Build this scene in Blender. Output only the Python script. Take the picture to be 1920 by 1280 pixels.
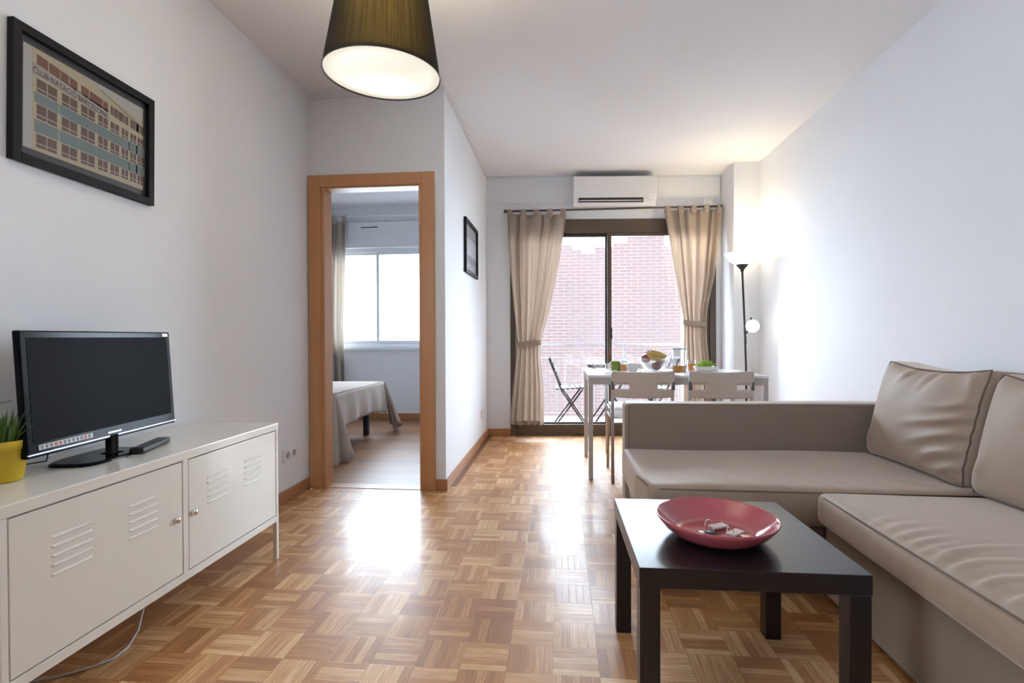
import bpy, math, random
from mathutils import Vector, Matrix
PI = math.pi
S = bpy.context.scene
for o in list(bpy.data.objects):
    bpy.data.objects.remove(o)
COL = S.collection

# ------------------------------------------------------------------ camera
cam_d = bpy.data.cameras.new('camera')
cam_d.sensor_width = 36.0
cam_d.lens = 962.869 / 1920 * 36
cam_d.clip_start = 0.02
cam = bpy.data.objects.new('camera', cam_d)
COL.objects.link(cam)
def camera_matrix():
    yaw, pitch, roll = .0958, -.0088, -.004
    def cam_to_world(x, y, z):                       # x right, y forward, z up
        c, s = math.cos(roll), math.sin(roll); x, z = x*c - z*s, x*s + z*c
        c, s = math.cos(pitch), math.sin(pitch); y, z = y*c - z*s, y*s + z*c
        c, s = math.cos(yaw), math.sin(yaw); x, y = x*c - y*s, x*s + y*c
        return Vector((x, y, z))
    r, f, u = cam_to_world(1, 0, 0), cam_to_world(0, 1, 0), cam_to_world(0, 0, 1)
    m = Matrix.Identity(4)
    for i in range(3):
        m[i][0], m[i][1], m[i][2] = r[i], u[i], -f[i]
    m[0][3], m[1][3], m[2][3] = 0, 0, 1.0241
    return m
cam.matrix_world = camera_matrix()
S.camera = cam
S.view_settings.view_transform = 'Standard'
S.view_settings.look = 'None'
S.view_settings.gamma = 1
S.view_settings.use_curve_mapping = False
S.view_settings.exposure = 0.98

# ------------------------------------------------------------------ daylight
world = bpy.data.worlds.new('overcast_sky'); S.world = world
world.use_nodes = True
bg = world.node_tree.nodes['Background']
bg.inputs[0].default_value = (.735, .86, 1.0, 1)
bg.inputs[1].default_value = 16.0
def portal(loc, rot, sx, sy):
    l = bpy.data.lights.new('daylight_portal', 'AREA'); l.shape = 'RECTANGLE'
    l.size = sx; l.size_y = sy; l.cycles.is_portal = True
    o = bpy.data.objects.new('daylight_portal', l); COL.objects.link(o)
    o.location = loc; o.rotation_euler = rot
BACK_Y = -4.2
WY0, WY1, WZ0, WZ1 = -1.1, -.15, .95, 2.15
portal((.53, 5.56, 1.17), (-PI/2, 0, 0), 2.1, 2.1)       # balcony door
portal((-2.2, 6.43, 1.55), (-PI/2, 0, 0), 2.0, 1.3)      # bedroom window
portal((-1.84, (WY0+WY1)/2, (WZ0+WZ1)/2), (0, -PI/2, 0), 1.3, 1.1)   # added fill-light window behind the photographer

# ------------------------------------------------------------------ materials
def mat(name, col=(.8,.8,.8), rough=.5, metal=0, spec=.5, coat=0, coat_rough=.1, bump=0, bump_scale=50,
        var=0, var_scale=8, emit=None, emit_s=0, sheen=0, trans=0, ior=1.45, alpha=1):
    m = bpy.data.materials.new(name); m.use_nodes = True
    nt = m.node_tree; b = nt.nodes['Principled BSDF']
    b.inputs['Base Color'].default_value = (*col, 1)
    b.inputs['Roughness'].default_value = rough
    b.inputs['Metallic'].default_value = metal
    b.inputs['Specular IOR Level'].default_value = spec
    b.inputs['Coat Weight'].default_value = coat
    b.inputs['Coat Roughness'].default_value = coat_rough
    b.inputs['Sheen Weight'].default_value = sheen
    b.inputs['Transmission Weight'].default_value = trans
    b.inputs['IOR'].default_value = ior
    b.inputs['Alpha'].default_value = alpha
    if emit:
        b.inputs['Emission Color'].default_value = (*emit, 1)
        b.inputs['Emission Strength'].default_value = emit_s
    tc = nt.nodes.new('ShaderNodeTexCoord')
    if var:
        n = nt.nodes.new('ShaderNodeTexNoise'); n.inputs['Scale'].default_value = var_scale
        n.inputs['Detail'].default_value = 4
        nt.links.new(tc.outputs['Object'], n.inputs['Vector'])
        mx = nt.nodes.new('ShaderNodeMix'); mx.data_type = 'RGBA'
        mx.inputs[6].default_value = (*[c*(1-var) for c in col], 1)
        mx.inputs[7].default_value = (*[min(1, c*(1+var)) for c in col], 1)
        nt.links.new(n.outputs['Fac'], mx.inputs[0]); nt.links.new(mx.outputs[2], b.inputs['Base Color'])
    if bump:
        n = nt.nodes.new('ShaderNodeTexNoise'); n.inputs['Scale'].default_value = bump_scale
        n.inputs['Detail'].default_value = 3
        nt.links.new(tc.outputs['Object'], n.inputs['Vector'])
        bp = nt.nodes.new('ShaderNodeBump'); bp.inputs['Strength'].default_value = bump
        bp.inputs['Distance'].default_value = .01
        nt.links.new(n.outputs['Fac'], bp.inputs['Height']); nt.links.new(bp.outputs[0], b.inputs['Normal'])
    return m

class NT:
    def __init__(s, name):
        s.m = bpy.data.materials.new(name); s.m.use_nodes = True; s.nt = s.m.node_tree
        s.b = s.nt.nodes['Principled BSDF']
    def n(s, t, **k):
        x = s.nt.nodes.new(t)
        for a, v in k.items(): setattr(x, a, v)
        return x
    def link(s, a, b): s.nt.links.new(a, b)
    def math(s, op, a, b=None):
        x = s.n('ShaderNodeMath', operation=op)
        for i, v in enumerate((a, b)):
            if v is None: continue
            if isinstance(v, (int, float)): x.inputs[i].default_value = v
            else: s.link(v, x.inputs[i])
        return x.outputs[0]
    def mix(s, fac, a, b, kind='RGBA'):
        x = s.n('ShaderNodeMix', data_type=kind)
        ia, ib, out = (6, 7, 2) if kind == 'RGBA' else (2, 3, 0)
        for i, v in ((0, fac), (ia, a), (ib, b)):
            if isinstance(v, (int, float)): x.inputs[i].default_value = v
            elif isinstance(v, tuple): x.inputs[i].default_value = (*v, 1)
            else: s.link(v, x.inputs[i])
        return x.outputs[out]

def parquet_material(size=.143, strips=5, ox=.03, oy=.02):
    t = NT('mosaic_parquet')
    tc = t.n('ShaderNodeTexCoord'); sp = t.n('ShaderNodeSeparateXYZ'); t.link(tc.outputs['Object'], sp.inputs[0])
    u = t.math('DIVIDE', t.math('ADD', sp.outputs[0], ox), size); v = t.math('DIVIDE', t.math('ADD', sp.outputs[1], oy), size)
    cu, cv = t.math('FLOOR', u), t.math('FLOOR', v)
    fu, fv = t.math('SUBTRACT', u, cu), t.math('SUBTRACT', v, cv)
    par = t.math('FLOORED_MODULO', t.math('ADD', cu, cv), 2.0)
    across = t.mix(par, fu, fv, 'FLOAT'); along = t.mix(par, fv, fu, 'FLOAT')
    sc = t.math('MULTIPLY', across, float(strips)); si = t.math('FLOOR', sc); sf = t.math('SUBTRACT', sc, si)
    cmb = t.n('ShaderNodeCombineXYZ'); t.link(cu, cmb.inputs[0]); t.link(cv, cmb.inputs[1]); t.link(si, cmb.inputs[2])
    wn = t.n('ShaderNodeTexWhiteNoise', noise_dimensions='3D'); t.link(cmb.outputs[0], wn.inputs['Vector'])
    cm2 = t.n('ShaderNodeCombineXYZ'); t.link(cu, cm2.inputs[0]); t.link(cv, cm2.inputs[1])
    wn2 = t.n('ShaderNodeTexWhiteNoise', noise_dimensions='3D'); t.link(cm2.outputs[0], wn2.inputs['Vector'])
    g = t.n('ShaderNodeCombineXYZ')
    t.link(t.math('ADD', t.math('MULTIPLY', sc, 5.0), t.math('MULTIPLY', wn.outputs['Value'], 77.0)), g.inputs[0])
    t.link(t.math('MULTIPLY', along, 1.1), g.inputs[1]); t.link(t.math('MULTIPLY', wn2.outputs['Value'], 31.0), g.inputs[2])
    gn = t.n('ShaderNodeTexNoise'); gn.inputs['Scale'].default_value = 1.3; gn.inputs['Detail'].default_value = 5
    gn.inputs['Distortion'].default_value = .4
    t.link(g.outputs[0], gn.inputs['Vector'])
    tone = t.math('ADD', t.math('MULTIPLY', wn.outputs['Value'], .50), t.math('MULTIPLY', wn2.outputs['Value'], .34))
    tone = t.math('ADD', tone, t.math('MULTIPLY', t.math('SUBTRACT', gn.outputs['Fac'], .5), 1.1))
    cr = t.n('ShaderNodeValToRGB'); t.link(tone, cr.inputs[0])
    e = cr.color_ramp.elements
    e[0].position = 0; e[0].color = (.33, .135, .045, 1)
    e[1].position = 1; e[1].color = (.84, .58, .31, 1)
    x = e.new(.38); x.color = (.48, .225, .082, 1)
    x = e.new(.68); x.color = (.66, .38, .175, 1)
    edge = t.math('MINIMUM', sf, t.math('SUBTRACT', 1.0, sf))
    edge2 = t.math('MINIMUM', along, t.math('SUBTRACT', 1.0, along))
    gr = t.math('MINIMUM', t.math('MULTIPLY', edge, 22.0), t.math('MULTIPLY', edge2, 110.0))
    gr = t.math('MINIMUM', gr, 1.0)
    col = t.mix(gr, (.24, .105, .04), cr.outputs[0])
    t.link(col, t.b.inputs['Base Color'])
    n2 = t.n('ShaderNodeTexNoise'); n2.inputs['Scale'].default_value = 9; t.link(tc.outputs['Object'], n2.inputs['Vector'])
    t.link(t.math('ADD', t.math('MULTIPLY', n2.outputs['Fac'], .12), .36), t.b.inputs['Roughness'])
    t.b.inputs['Coat Weight'].default_value = .13; t.b.inputs['Coat Roughness'].default_value = .13; t.b.inputs['Specular IOR Level'].default_value = .5
    tilt = t.n('ShaderNodeTexNoise'); tilt.inputs['Scale'].default_value = 5.0; t.link(tc.outputs['Object'], tilt.inputs['Vector'])
    bp = t.n('ShaderNodeBump'); bp.inputs['Strength'].default_value = .12; bp.inputs['Distance'].default_value = .004
    t.link(t.math('ADD', gr, t.math('MULTIPLY', tilt.outputs['Fac'], 3.0)), bp.inputs['Height'])
    t.link(bp.outputs[0], t.b.inputs['Normal']); t.link(bp.outputs[0], t.b.inputs['Coat Normal'])
    return t.m

def plank_material():
    t = NT('bedroom_planks')
    tc = t.n('ShaderNodeTexCoord')
    br = t.n('ShaderNodeTexBrick'); t.link(tc.outputs['Object'], br.inputs['Vector'])
    br.offset = .5; br.inputs['Scale'].default_value = 1; br.inputs['Brick Width'].default_value = .9
    br.inputs['Row Height'].default_value = .11; br.inputs['Mortar Size'].default_value = .0015
    br.inputs['Color1'].default_value = (.19, .085, .04, 1); br.inputs['Color2'].default_value = (.26, .125, .06, 1)
    br.inputs['Mortar'].default_value = (.12, .05, .025, 1)
    t.link(br.outputs['Color'], t.b.inputs['Base Color']); t.b.inputs['Roughness'].default_value = .38; t.b.inputs['Specular IOR Level'].default_value = .22
    return t.m

def wood_material(name, c1, c2, rough=.4, axis=2):
    t = NT(name); tc = t.n('ShaderNodeTexCoord'); mp = t.n('ShaderNodeMapping')
    sc = [30, 30, 30]; sc[axis] = 1.5; mp.inputs['Scale'].default_value = sc
    t.link(tc.outputs['Object'], mp.inputs[0])
    n = t.n('ShaderNodeTexNoise'); n.inputs['Scale'].default_value = 1; n.inputs['Detail'].default_value = 4
    t.link(mp.outputs[0], n.inputs['Vector'])
    t.link(t.mix(n.outputs['Fac'], c1, c2), t.b.inputs['Base Color']); t.b.inputs['Roughness'].default_value = rough
    return t.m

def brick_material():
    t = NT('brick'); tc = t.n('ShaderNodeTexCoord'); sp = t.n('ShaderNodeSeparateXYZ'); t.link(tc.outputs['Object'], sp.inputs[0])
    cb = t.n('ShaderNodeCombineXYZ'); t.link(t.math('ADD', sp.outputs[0], sp.outputs[1]), cb.inputs[0]); t.link(sp.outputs[2], cb.inputs[1])
    br = t.n('ShaderNodeTexBrick'); t.link(cb.outputs[0], br.inputs['Vector']); br.inputs['Scale'].default_value = 1
    br.inputs['Brick Width'].default_value = .27; br.inputs['Row Height'].default_value = .072
    br.inputs['Mortar Size'].default_value = .014; br.inputs['Mortar Smooth'].default_value = .3
    br.inputs['Color1'].default_value = (.200, .132, .120, 1); br.inputs['Color2'].default_value = (.172, .125, .117, 1)
    br.inputs['Mortar'].default_value = (.225, .20, .195, 1)
    n = t.n('ShaderNodeTexNoise'); n.inputs['Scale'].default_value = .8; n.inputs['Detail'].default_value = 3
    t.link(tc.outputs['Object'], n.inputs['Vector'])
    cr = t.n('ShaderNodeValToRGB'); t.link(n.outputs['Fac'], cr.inputs[0]); cr.color_ramp.elements[0].position = .4; cr.color_ramp.elements[1].position = .65
    t.link(t.mix(t.math('MULTIPLY', cr.outputs[0], .35), br.outputs['Color'], (.185, .168, .168)), t.b.inputs['Base Color'])
    t.b.inputs['Roughness'].default_value = .9; t.b.inputs['Specular IOR Level'].default_value = .1
    return t.m

def cloth_material(name, c, trans_c=None, trans=.4, weave=900, bump=.15, streak=0):
    m = mat(name, c, rough=.9, spec=.1, sheen=.15, bump=bump, bump_scale=weave, var=.06, var_scale=5)
    if trans_c:
        nt = m.node_tree; b = nt.nodes['Principled BSDF']; out = nt.nodes['Material Output']
        tr = nt.nodes.new('ShaderNodeBsdfTranslucent'); tr.inputs[0].default_value = (*trans_c, 1)
        mx = nt.nodes.new('ShaderNodeMixShader'); mx.inputs[0].default_value = trans
        nt.links.new(b.outputs[0], mx.inputs[1]); nt.links.new(tr.outputs[0], mx.inputs[2]); nt.links.new(mx.outputs[0], out.inputs[0])
    return m

def sofa_cloth(name, c):
    m = mat(name, c, rough=.50, spec=.45, sheen=.55, bump=.12, bump_scale=700, var=.06, var_scale=5)
    m.node_tree.nodes['Principled BSDF'].inputs['Sheen Roughness'].default_value = .45
    m.node_tree.nodes['Principled BSDF'].inputs['Sheen Tint'].default_value = (1, .88, .78, 1)
    return m

def glass_material(name='pane_glass', tint=(.97,.98,.98), refl=.06, fres=True):
    m = bpy.data.materials.new(name); m.use_nodes = True; nt = m.node_tree
    nt.nodes.remove(nt.nodes['Principled BSDF'])
    tr = nt.nodes.new('ShaderNodeBsdfTransparent'); tr.inputs[0].default_value = (*tint, 1)
    gl = nt.nodes.new('ShaderNodeBsdfGlossy'); gl.inputs['Roughness'].default_value = .02
    mx = nt.nodes.new('ShaderNodeMixShader')
    lw = nt.nodes.new('ShaderNodeLayerWeight'); lw.inputs[0].default_value = .25
    ma = nt.nodes.new('ShaderNodeMath'); ma.operation = 'MULTIPLY_ADD'
    ma.inputs[1].default_value = .5; ma.inputs[2].default_value = refl
    nt.links.new(lw.outputs['Fresnel' if fres else 'Facing'], ma.inputs[0])
    nt.links.new(ma.outputs[0], mx.inputs[0])
    nt.links.new(tr.outputs[0], mx.inputs[1]); nt.links.new(gl.outputs[0], mx.inputs[2])
    nt.links.new(mx.outputs[0], nt.nodes['Material Output'].inputs[0])
    return m

def shade_material():
    # dark pleated shade fabric: vertical threads, a little light comes through
    t = NT('dark_thread_shade'); tc = t.n('ShaderNodeTexCoord'); sp = t.n('ShaderNodeSeparateXYZ'); t.link(tc.outputs['Object'], sp.inputs[0])
    ang = t.math('ARCTAN2', sp.outputs[1], sp.outputs[0])
    cb = t.n('ShaderNodeCombineXYZ'); t.link(t.math('MULTIPLY', ang, 34.0), cb.inputs[0]); t.link(t.math('MULTIPLY', sp.outputs[2], 4.0), cb.inputs[2])
    n = t.n('ShaderNodeTexNoise'); n.inputs['Scale'].default_value = 1; n.inputs['Detail'].default_value = 4; t.link(cb.outputs[0], n.inputs['Vector'])
    cr = t.n('ShaderNodeValToRGB'); t.link(n.outputs['Fac'], cr.inputs[0])
    cr.color_ramp.elements[0].position = .3; cr.color_ramp.elements[0].color = (.10, .075, .03, 1)
    cr.color_ramp.elements[1].position = .75; cr.color_ramp.elements[1].color = (.42, .33, .16, 1)
    t.link(t.mix(n.outputs['Fac'], (.006, .005, .0045), (.028, .023, .017)), t.b.inputs['Base Color']); t.b.inputs['Roughness'].default_value = .8; t.b.inputs['Specular IOR Level'].default_value = .1
    tr = t.n('ShaderNodeBsdfTranslucent'); t.link(cr.outputs[0], tr.inputs[0])
    mx = t.n('ShaderNodeMixShader'); lw = t.n('ShaderNodeLayerWeight'); lw.inputs[0].default_value = .5
    t.link(t.math('MULTIPLY', t.math('POWER', t.math('SUBTRACT', 1.0, lw.outputs['Facing']), 3.0), .20), mx.inputs[0])
    t.link(t.b.outputs[0], mx.inputs[1]); t.link(tr.outputs[0], mx.inputs[2]); t.link(mx.outputs[0], t.nt.nodes['Material Output'].inputs[0])
    return t.m

MAT = dict(
    wall=mat('wall_paint', (.82, .825, .85), .75, spec=.12, bump=.03, bump_scale=120),
    ceil=mat('ceiling_paint', (.86, .85, .865), .8, spec=.2),
    parquet=parquet_material(), planks=plank_material(),
    casing=wood_material('door_casing_wood', (.50, .235, .095), (.58, .29, .13), .38),
    dark_back=wood_material('dark_back_wall', (.10, .06, .04), (.14, .085, .055), .5),  # for the unseen back wall, made dark to absorb light
    basew=wood_material('baseboard_wood', (.36, .15, .06), (.46, .21, .09), .4, axis=1),
    alu=mat('bronze_aluminium', (.115, .082, .060), .45, metal=.3),
    alu_in=mat('bronze_aluminium_dark', (.06, .045, .04), .45, metal=.3),
    white=mat('white_lacquer', (.80, .80, .78), .25, spec=.5),
    pvc=mat('white_window_profile', (.78, .80, .82), .35),
    cream=mat('cream_powder_coat', (.78, .74, .66), .22, spec=.5, coat=.5, coat_rough=.06),
    cream_shade=mat('cream_gap_shade', (.30, .27, .22), .6),  # darker cream: shade of the door gaps put into the colour
    chrome=mat('chrome', (.75, .75, .76), .15, metal=1),
    steel=mat('grey_tube', (.42, .40, .39), .35, metal=.55),
    black_gloss=mat('black_gloss', (.006, .006, .008), .16, spec=.10),
    screen=mat('screen', (.012, .012, .015), .5, spec=.04),
    black=mat('black_plastic', (.02, .02, .022), .4),
    frame_black=mat('black_frame', (.009, .008, .009), .5, spec=.25),
    espresso=mat('black_brown_foil', (.009, .007, .008), .30, spec=.5, coat=.2, coat_rough=.22, var=.1, var_scale=40),
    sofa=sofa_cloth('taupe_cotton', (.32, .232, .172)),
    sofa_shaded=sofa_cloth('taupe_cotton_shaded', (.235, .172, .13)),  # same cotton, shade of the upright faces put into the colour
    piping=mat('piping', (.16, .12, .095), .9),
    curtain=cloth_material('beige_curtain', (.56, .47, .40), (.66, .56, .475), .48, weave=500),
    curtain_bed=cloth_material('pale_curtain', (.55, .49, .43), (.72, .66, .59), .4, weave=500),
    rod=mat('dark_rod', (.10, .085, .08), .45, metal=.4),
    shade=shade_material(), shade_in=mat('shade_lining', (.85, .84, .78), .7),
    glow_opal=mat('opal_diffuser', (.9, .9, .85), .5, emit=(1.0, .96, .80), emit_s=.33),
    opal=mat('opal_bowl', (.9, .88, .8), .4, emit=(1.0, .93, .74), emit_s=1.05),
    opal_globe=mat('opal_globe', (.9, .88, .82), .4, emit=(1.0, .97, .90), emit_s=1.3),
    yellow=mat('yellow_pot', (.62, .42, .02), .35), soil=mat('soil', (.05, .03, .02), .95),
    leaf=mat('grass_leaf', (.10, .19, .035), .5, var=.35, var_scale=30),
    pink=mat('pink_glazed_ceramic', (.40, .085, .10), .14, coat=.3, coat_rough=.05),
    keym=mat('key_metal', (.65, .63, .60), .25, metal=1),
    tag=mat('key_tag', (.55, .46, .43), .3),
    pane=glass_material(), glass=glass_material('table_glass', (.93, .95, .95), .06, False),
    brick=brick_material(), concrete=mat('balcony_tiles', (.20, .195, .2), .7),
    rail=mat('rail_paint', (.33, .31, .31), .5),
    dark_slat=mat('dark_stained_slat', (.014, .010, .012), .5),
    chair_shaded=mat('white_plastic_shaded', (.58, .49, .42), .35), seat_white=mat('white_seat', (.84, .85, .86), .25),  # backrest plastic is white; its shading is put into the colour
    table_white=mat('white_table', (.80, .80, .80), .2, coat=.3), table_steel=mat('painted_table_leg', (.50, .46, .43), .35),
    porcelain=mat('porcelain', (.74, .72, .71), .15),
    green=mat('green_mug', (.19, .25, .03), .3), juice=cloth_material('orange_juice', (.85, .42, .03), (1, .5, .04), .5),
    banana=mat('banana', (.50, .35, .09), .5, var=.2, var_scale=20), apple=mat('apple', (.30, .07, .05), .35, var=.4, var_scale=12),
    lettuce=mat('lettuce', (.36, .58, .07), .6, var=.25, var_scale=40), dgreen=mat('dark_leaf', (.06, .12, .03), .6),
    bedlinen=cloth_material('beige_bedspread', (.42, .345, .295), weave=300), bedtop=cloth_material('bed_top', (.50, .44, .41), weave=300),
    pillow=cloth_material('white_pillow', (.85, .86, .88), weave=300),
    navy=mat('dark_bed_frame', (.05, .05, .07), .5),
    socket=mat('socket_white', (.80, .80, .79), .3), hole=mat('socket_hole', (.35, .33, .32), .6),
    acw=mat('aircon_white', (.82, .80, .78), .35), acd=mat('aircon_dark', (.04, .035, .035), .5),
    cable=mat('grey_cable', (.55, .52, .52), .5), lampblack=mat('lamp_black', (.03, .03, .03), .4, metal=.3),
    silver=mat('silver_trim', (.42, .42, .44), .4, metal=1),
    p_sky=mat('print_sky', (0.374, 0.36, 0.346), .5), p_cream=mat('print_cream', (0.374, 0.331, 0.238), .5),
    p_brown=mat('print_brown', (0.115, 0.072, 0.058), .5), p_red=mat('print_red', (0.158, 0.072, 0.05), .5), p_blue=mat('print_blue', (0.144, 0.184, 0.194), .5),
    p_ink=mat('print_ink', (.06, .045, .04), .5), p_line=mat('print_line', (0.324, 0.295, 0.274), .5), mount=mat('dark_mount', (.055, .05, .055), .4),
    g1=mat('grey_print_light', (.38, .37, .39), .5), g2=mat('grey_print_mid', (.24, .23, .25), .5), g3=mat('grey_print_dark', (.17, .165, .18), .5),
    sticker=mat('sticker_white', (.62, .62, .60), .4), red=mat('sticker_red', (.5, .03, .03), .4), grey=mat('sticker_grey', (.12, .12, .13), .4),
)

# ------------------------------------------------------------------ mesh builder
class MB:
    def __init__(s): s.v = []; s.f = []; s.mi = []; s.sm = []
    def add(s, v, f, m=0, smooth=False):
        k = len(s.v); s.v += [tuple(p) for p in v]
        for q in f: s.f.append([i + k for i in q]); s.mi.append(m); s.sm.append(smooth)
        return s
    def box(s, x0, x1, y0, y1, z0, z1, m=0):
        v = [(x, y, z) for z in (z0, z1) for y in (y0, y1) for x in (x0, x1)]
        return s.add(v, [(0,2,3,1), (4,5,7,6), (0,1,5,4), (2,6,7,3), (0,4,6,2), (1,3,7,5)], m)
    def quad(s, a, b, c, d, m=0): return s.add([a, b, c, d], [(0,1,2,3)], m)
    def grid(s, fn, nu, nv, m=0, skip=None, closed_u=False, smooth=True):
        v = [fn(i/nu, j/nv) for j in range(nv+1) for i in range(nu if closed_u else nu+1)]
        w = nu if closed_u else nu+1; f = []
        for j in range(nv):
            for i in range(nu):
                if skip and skip((i+.5)/nu, (j+.5)/nv): continue
                i2 = (i+1) % w if closed_u else i+1
                f.append((j*w+i, j*w+i2, (j+1)*w+i2, (j+1)*w+i))
        return s.add(v, f, m, smooth)
    def lathe(s, prof, n=32, c=(0,0,0), m=0, axis=None):
        c = Vector(c); q = Vector((0,0,1)).rotation_difference(Vector(axis)) if axis else None
        v = []
        for r, z in prof:
            for i in range(n):
                a = 2*PI*i/n; p = Vector((r*math.cos(a), r*math.sin(a), z))
                if q: p = q @ p
                v.append(c + p)
        f = []
        for j in range(len(prof)-1):
            for i in range(n):
                f.append((j*n+i, j*n+(i+1) % n, (j+1)*n+(i+1) % n, (j+1)*n+i))
        s.add(v, f, m, True)
        return s
    def disc(s, r, z, c=(0,0,0), n=32, m=0):
        return s.add([(c[0]+r*math.cos(2*PI*i/n), c[1]+r*math.sin(2*PI*i/n), c[2]+z) for i in range(n)], [list(range(n))], m)
    def tube(s, pts, r, n=8, closed=False, m=0, square=False):
        pts = [Vector(p) for p in pts]; N = len(pts); rs = r if isinstance(r, (list, tuple)) else [r]*N
        tang = []
        for i in range(N):
            a = pts[(i-1) % N] if (closed or i > 0) else pts[i]; b = pts[(i+1) % N] if (closed or i < N-1) else pts[i]
            tang.append((b-a).normalized())
        t0 = tang[0]; ref = Vector((0,0,1)) if abs(t0.z) < .9 else Vector((1,0,0))
        nrm = (ref - t0*ref.dot(t0)).normalized(); v = []
        if square: n = 4
        for i in range(N):
            t = tang[i]; nrm = (nrm - t*nrm.dot(t)).normalized(); bi = t.cross(nrm)
            for k in range(n):
                a = 2*PI*(k+.5)/n if square else 2*PI*k/n
                rr = rs[i]*(1.4142 if square else 1)
                v.append(pts[i] + (nrm*math.cos(a) + bi*math.sin(a))*rr)
        f = []
        for i in range(N if closed else N-1):
            for k in range(n):
                j = (i+1) % N
                f.append((i*n+k, i*n+(k+1) % n, j*n+(k+1) % n, j*n+k))
        if not closed: f += [list(range(n))[::-1], [(N-1)*n+k for k in range(n)]]
        return s.add(v, f, m, not square)
    def ball(s, c, r, n=16, m=0, sc=(1,1,1)):
        k = n//2
        return s.lathe2([(math.sin(PI*j/k)*r, -math.cos(PI*j/k)*r) for j in range(k+1)], n, c, sc, m)
    def lathe2(s, prof, n, c, sc, m):
        v = []; f = []
        for r, z in prof:
            r = max(r, 1e-5)
            for i in range(n):
                a = 2*PI*i/n; v.append((c[0]+r*math.cos(a)*sc[0], c[1]+r*math.sin(a)*sc[1], c[2]+z*sc[2]))
        for j in range(len(prof)-1):
            for i in range(n): f.append((j*n+i, j*n+(i+1) % n, (j+1)*n+(i+1) % n, (j+1)*n+i))
        return s.add(v, f, m, True)
    def soft(s, x0, x1, y0, y1, z0, z1, rad=.03, seg=(24,24,8), puff=(0,0,0), fn=None, m=0):
        """a rounded, padded box; puff bulges the faces; fn(p, a) displaces, a = position in -1..1"""
        c = Vector(((x0+x1)/2, (y0+y1)/2, (z0+z1)/2)); h = Vector(((x1-x0)/2, (y1-y0)/2, (z1-z0)/2))
        idx = {}; vs = []; fs = []
        def lin(n, hh):
            # finer steps inside the corner radius
            e = min(.45, rad/hh)
            t = [-1, -1+e*.12, -1+e*.4, -1+e]
            k = max(2, n)
            return t[:3] + [(-1+e) + (2-2*e)*i/k for i in range(k+1)] + [1-e*.4, 1-e*.12, 1]
        L = [lin(seg[i], h[i]) for i in range(3)]
        def vert(a):
            key = tuple(round(q, 6) for q in a)
            if key in idx: return idx[key]
            p = Vector((a[0]*h[0], a[1]*h[1], a[2]*h[2]))
            inner = Vector([max(-(h[i]-rad), min(h[i]-rad, p[i])) for i in range(3)])
            d = p - inner
            if d.length > 1e-9:
                mx = max(abs(q) for q in d)
                d = d.normalized() * mx
            q = inner + d
            for i in range(3):
                if puff[i]:
                    j, k = (i+1) % 3, (i+2) % 3
                    q[i] += puff[i]*a[i]*(1-abs(a[j])**2.5)*(1-abs(a[k])**2.5)
            if fn: q = Vector(fn(q, a))
            vs.append(c + q); idx[key] = len(vs)-1
            return idx[key]
        for ax in range(3):
            u, w = (ax+1) % 3, (ax+2) % 3
            for sgn in (-1, 1):
                for i in range(len(L[u])-1):
                    for j in range(len(L[w])-1):
                        q = []
                        for (aa, bb) in ((i, j), (i+1, j), (i+1, j+1), (i, j+1)):
                            a = [0,0,0]; a[ax] = sgn; a[u] = L[u][aa]; a[w] = L[w][bb]; q.append(vert(tuple(a)))
                        fs.append(q if sgn > 0 else q[::-1])
        return s.add(vs, fs, m, True)
    def map(s, fn): s.v = [tuple(fn(*p)) for p in s.v]; return s

ORG = {}
def wloc(o):
    v = Vector((0,0,0))
    while o is not None: v += Vector(o.location); o = o.parent
    return v
def obj(name, mb, mats, parent=None, local=False, bevel=0, solid=0, subsurf=0):
    me = bpy.data.meshes.new(name)
    off = Vector((0,0,0)) if (parent is None or local) else wloc(parent)
    me.from_pydata([(p[0]-off.x, p[1]-off.y, p[2]-off.z) for p in mb.v], [], mb.f)
    if not isinstance(mats, (list, tuple)): mats = [mats]
    for m in mats: me.materials.append(MAT[m] if isinstance(m, str) else m)
    for p, i, sm in zip(me.polygons, mb.mi, mb.sm): p.material_index = i; p.use_smooth = sm
    me.update()
    o = bpy.data.objects.new(name, me); COL.objects.link(o)
    if parent: o.parent = parent
    if solid: md = o.modifiers.new('thick', 'SOLIDIFY'); md.thickness = solid; md.offset = 0
    if bevel:
        md = o.modifiers.new('bevel', 'BEVEL'); md.width = bevel; md.segments = 2; md.limit_method = 'ANGLE'; md.angle_limit = math.radians(50)
    if subsurf: md = o.modifiers.new('sub', 'SUBSURF'); md.levels = subsurf; md.render_levels = subsurf
    return o
def thing(name, label, cat, loc, rz=0, group=None):
    o = bpy.data.objects.new(name, None); COL.objects.link(o); o.empty_display_size = .1
    o.location = loc; o.rotation_euler = (0, 0, rz); tag(o, label, cat, group); return o
def tag(o, label, cat, group=None):
    o['label'] = label; o['category'] = cat
    if group: o['group'] = group
    return o
def struct(name, mb, m, parent=None, **k):
    o = obj(name, mb, m, parent, **k)
    if parent is None: o['kind'] = 'structure'
    return o
def dup(root, loc, rz, label):
    r = root.copy(); COL.objects.link(r); r.location = loc; r.rotation_euler = (0, 0, rz); r['label'] = label
    for ch in list(root.children):
        c = ch.copy(); COL.objects.link(c); c.parent = r
        for g in ch.children:
            d = g.copy(); COL.objects.link(d); d.parent = c
    return r
def light(name, loc, power, col, parent, size=.04):
    l = bpy.data.lights.new(name, 'POINT'); l.energy = power; l.color = col; l.shadow_soft_size = size
    o = bpy.data.objects.new(name, l); COL.objects.link(o); o.parent = parent
    o.location = Vector(loc) - wloc(parent); return o
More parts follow.
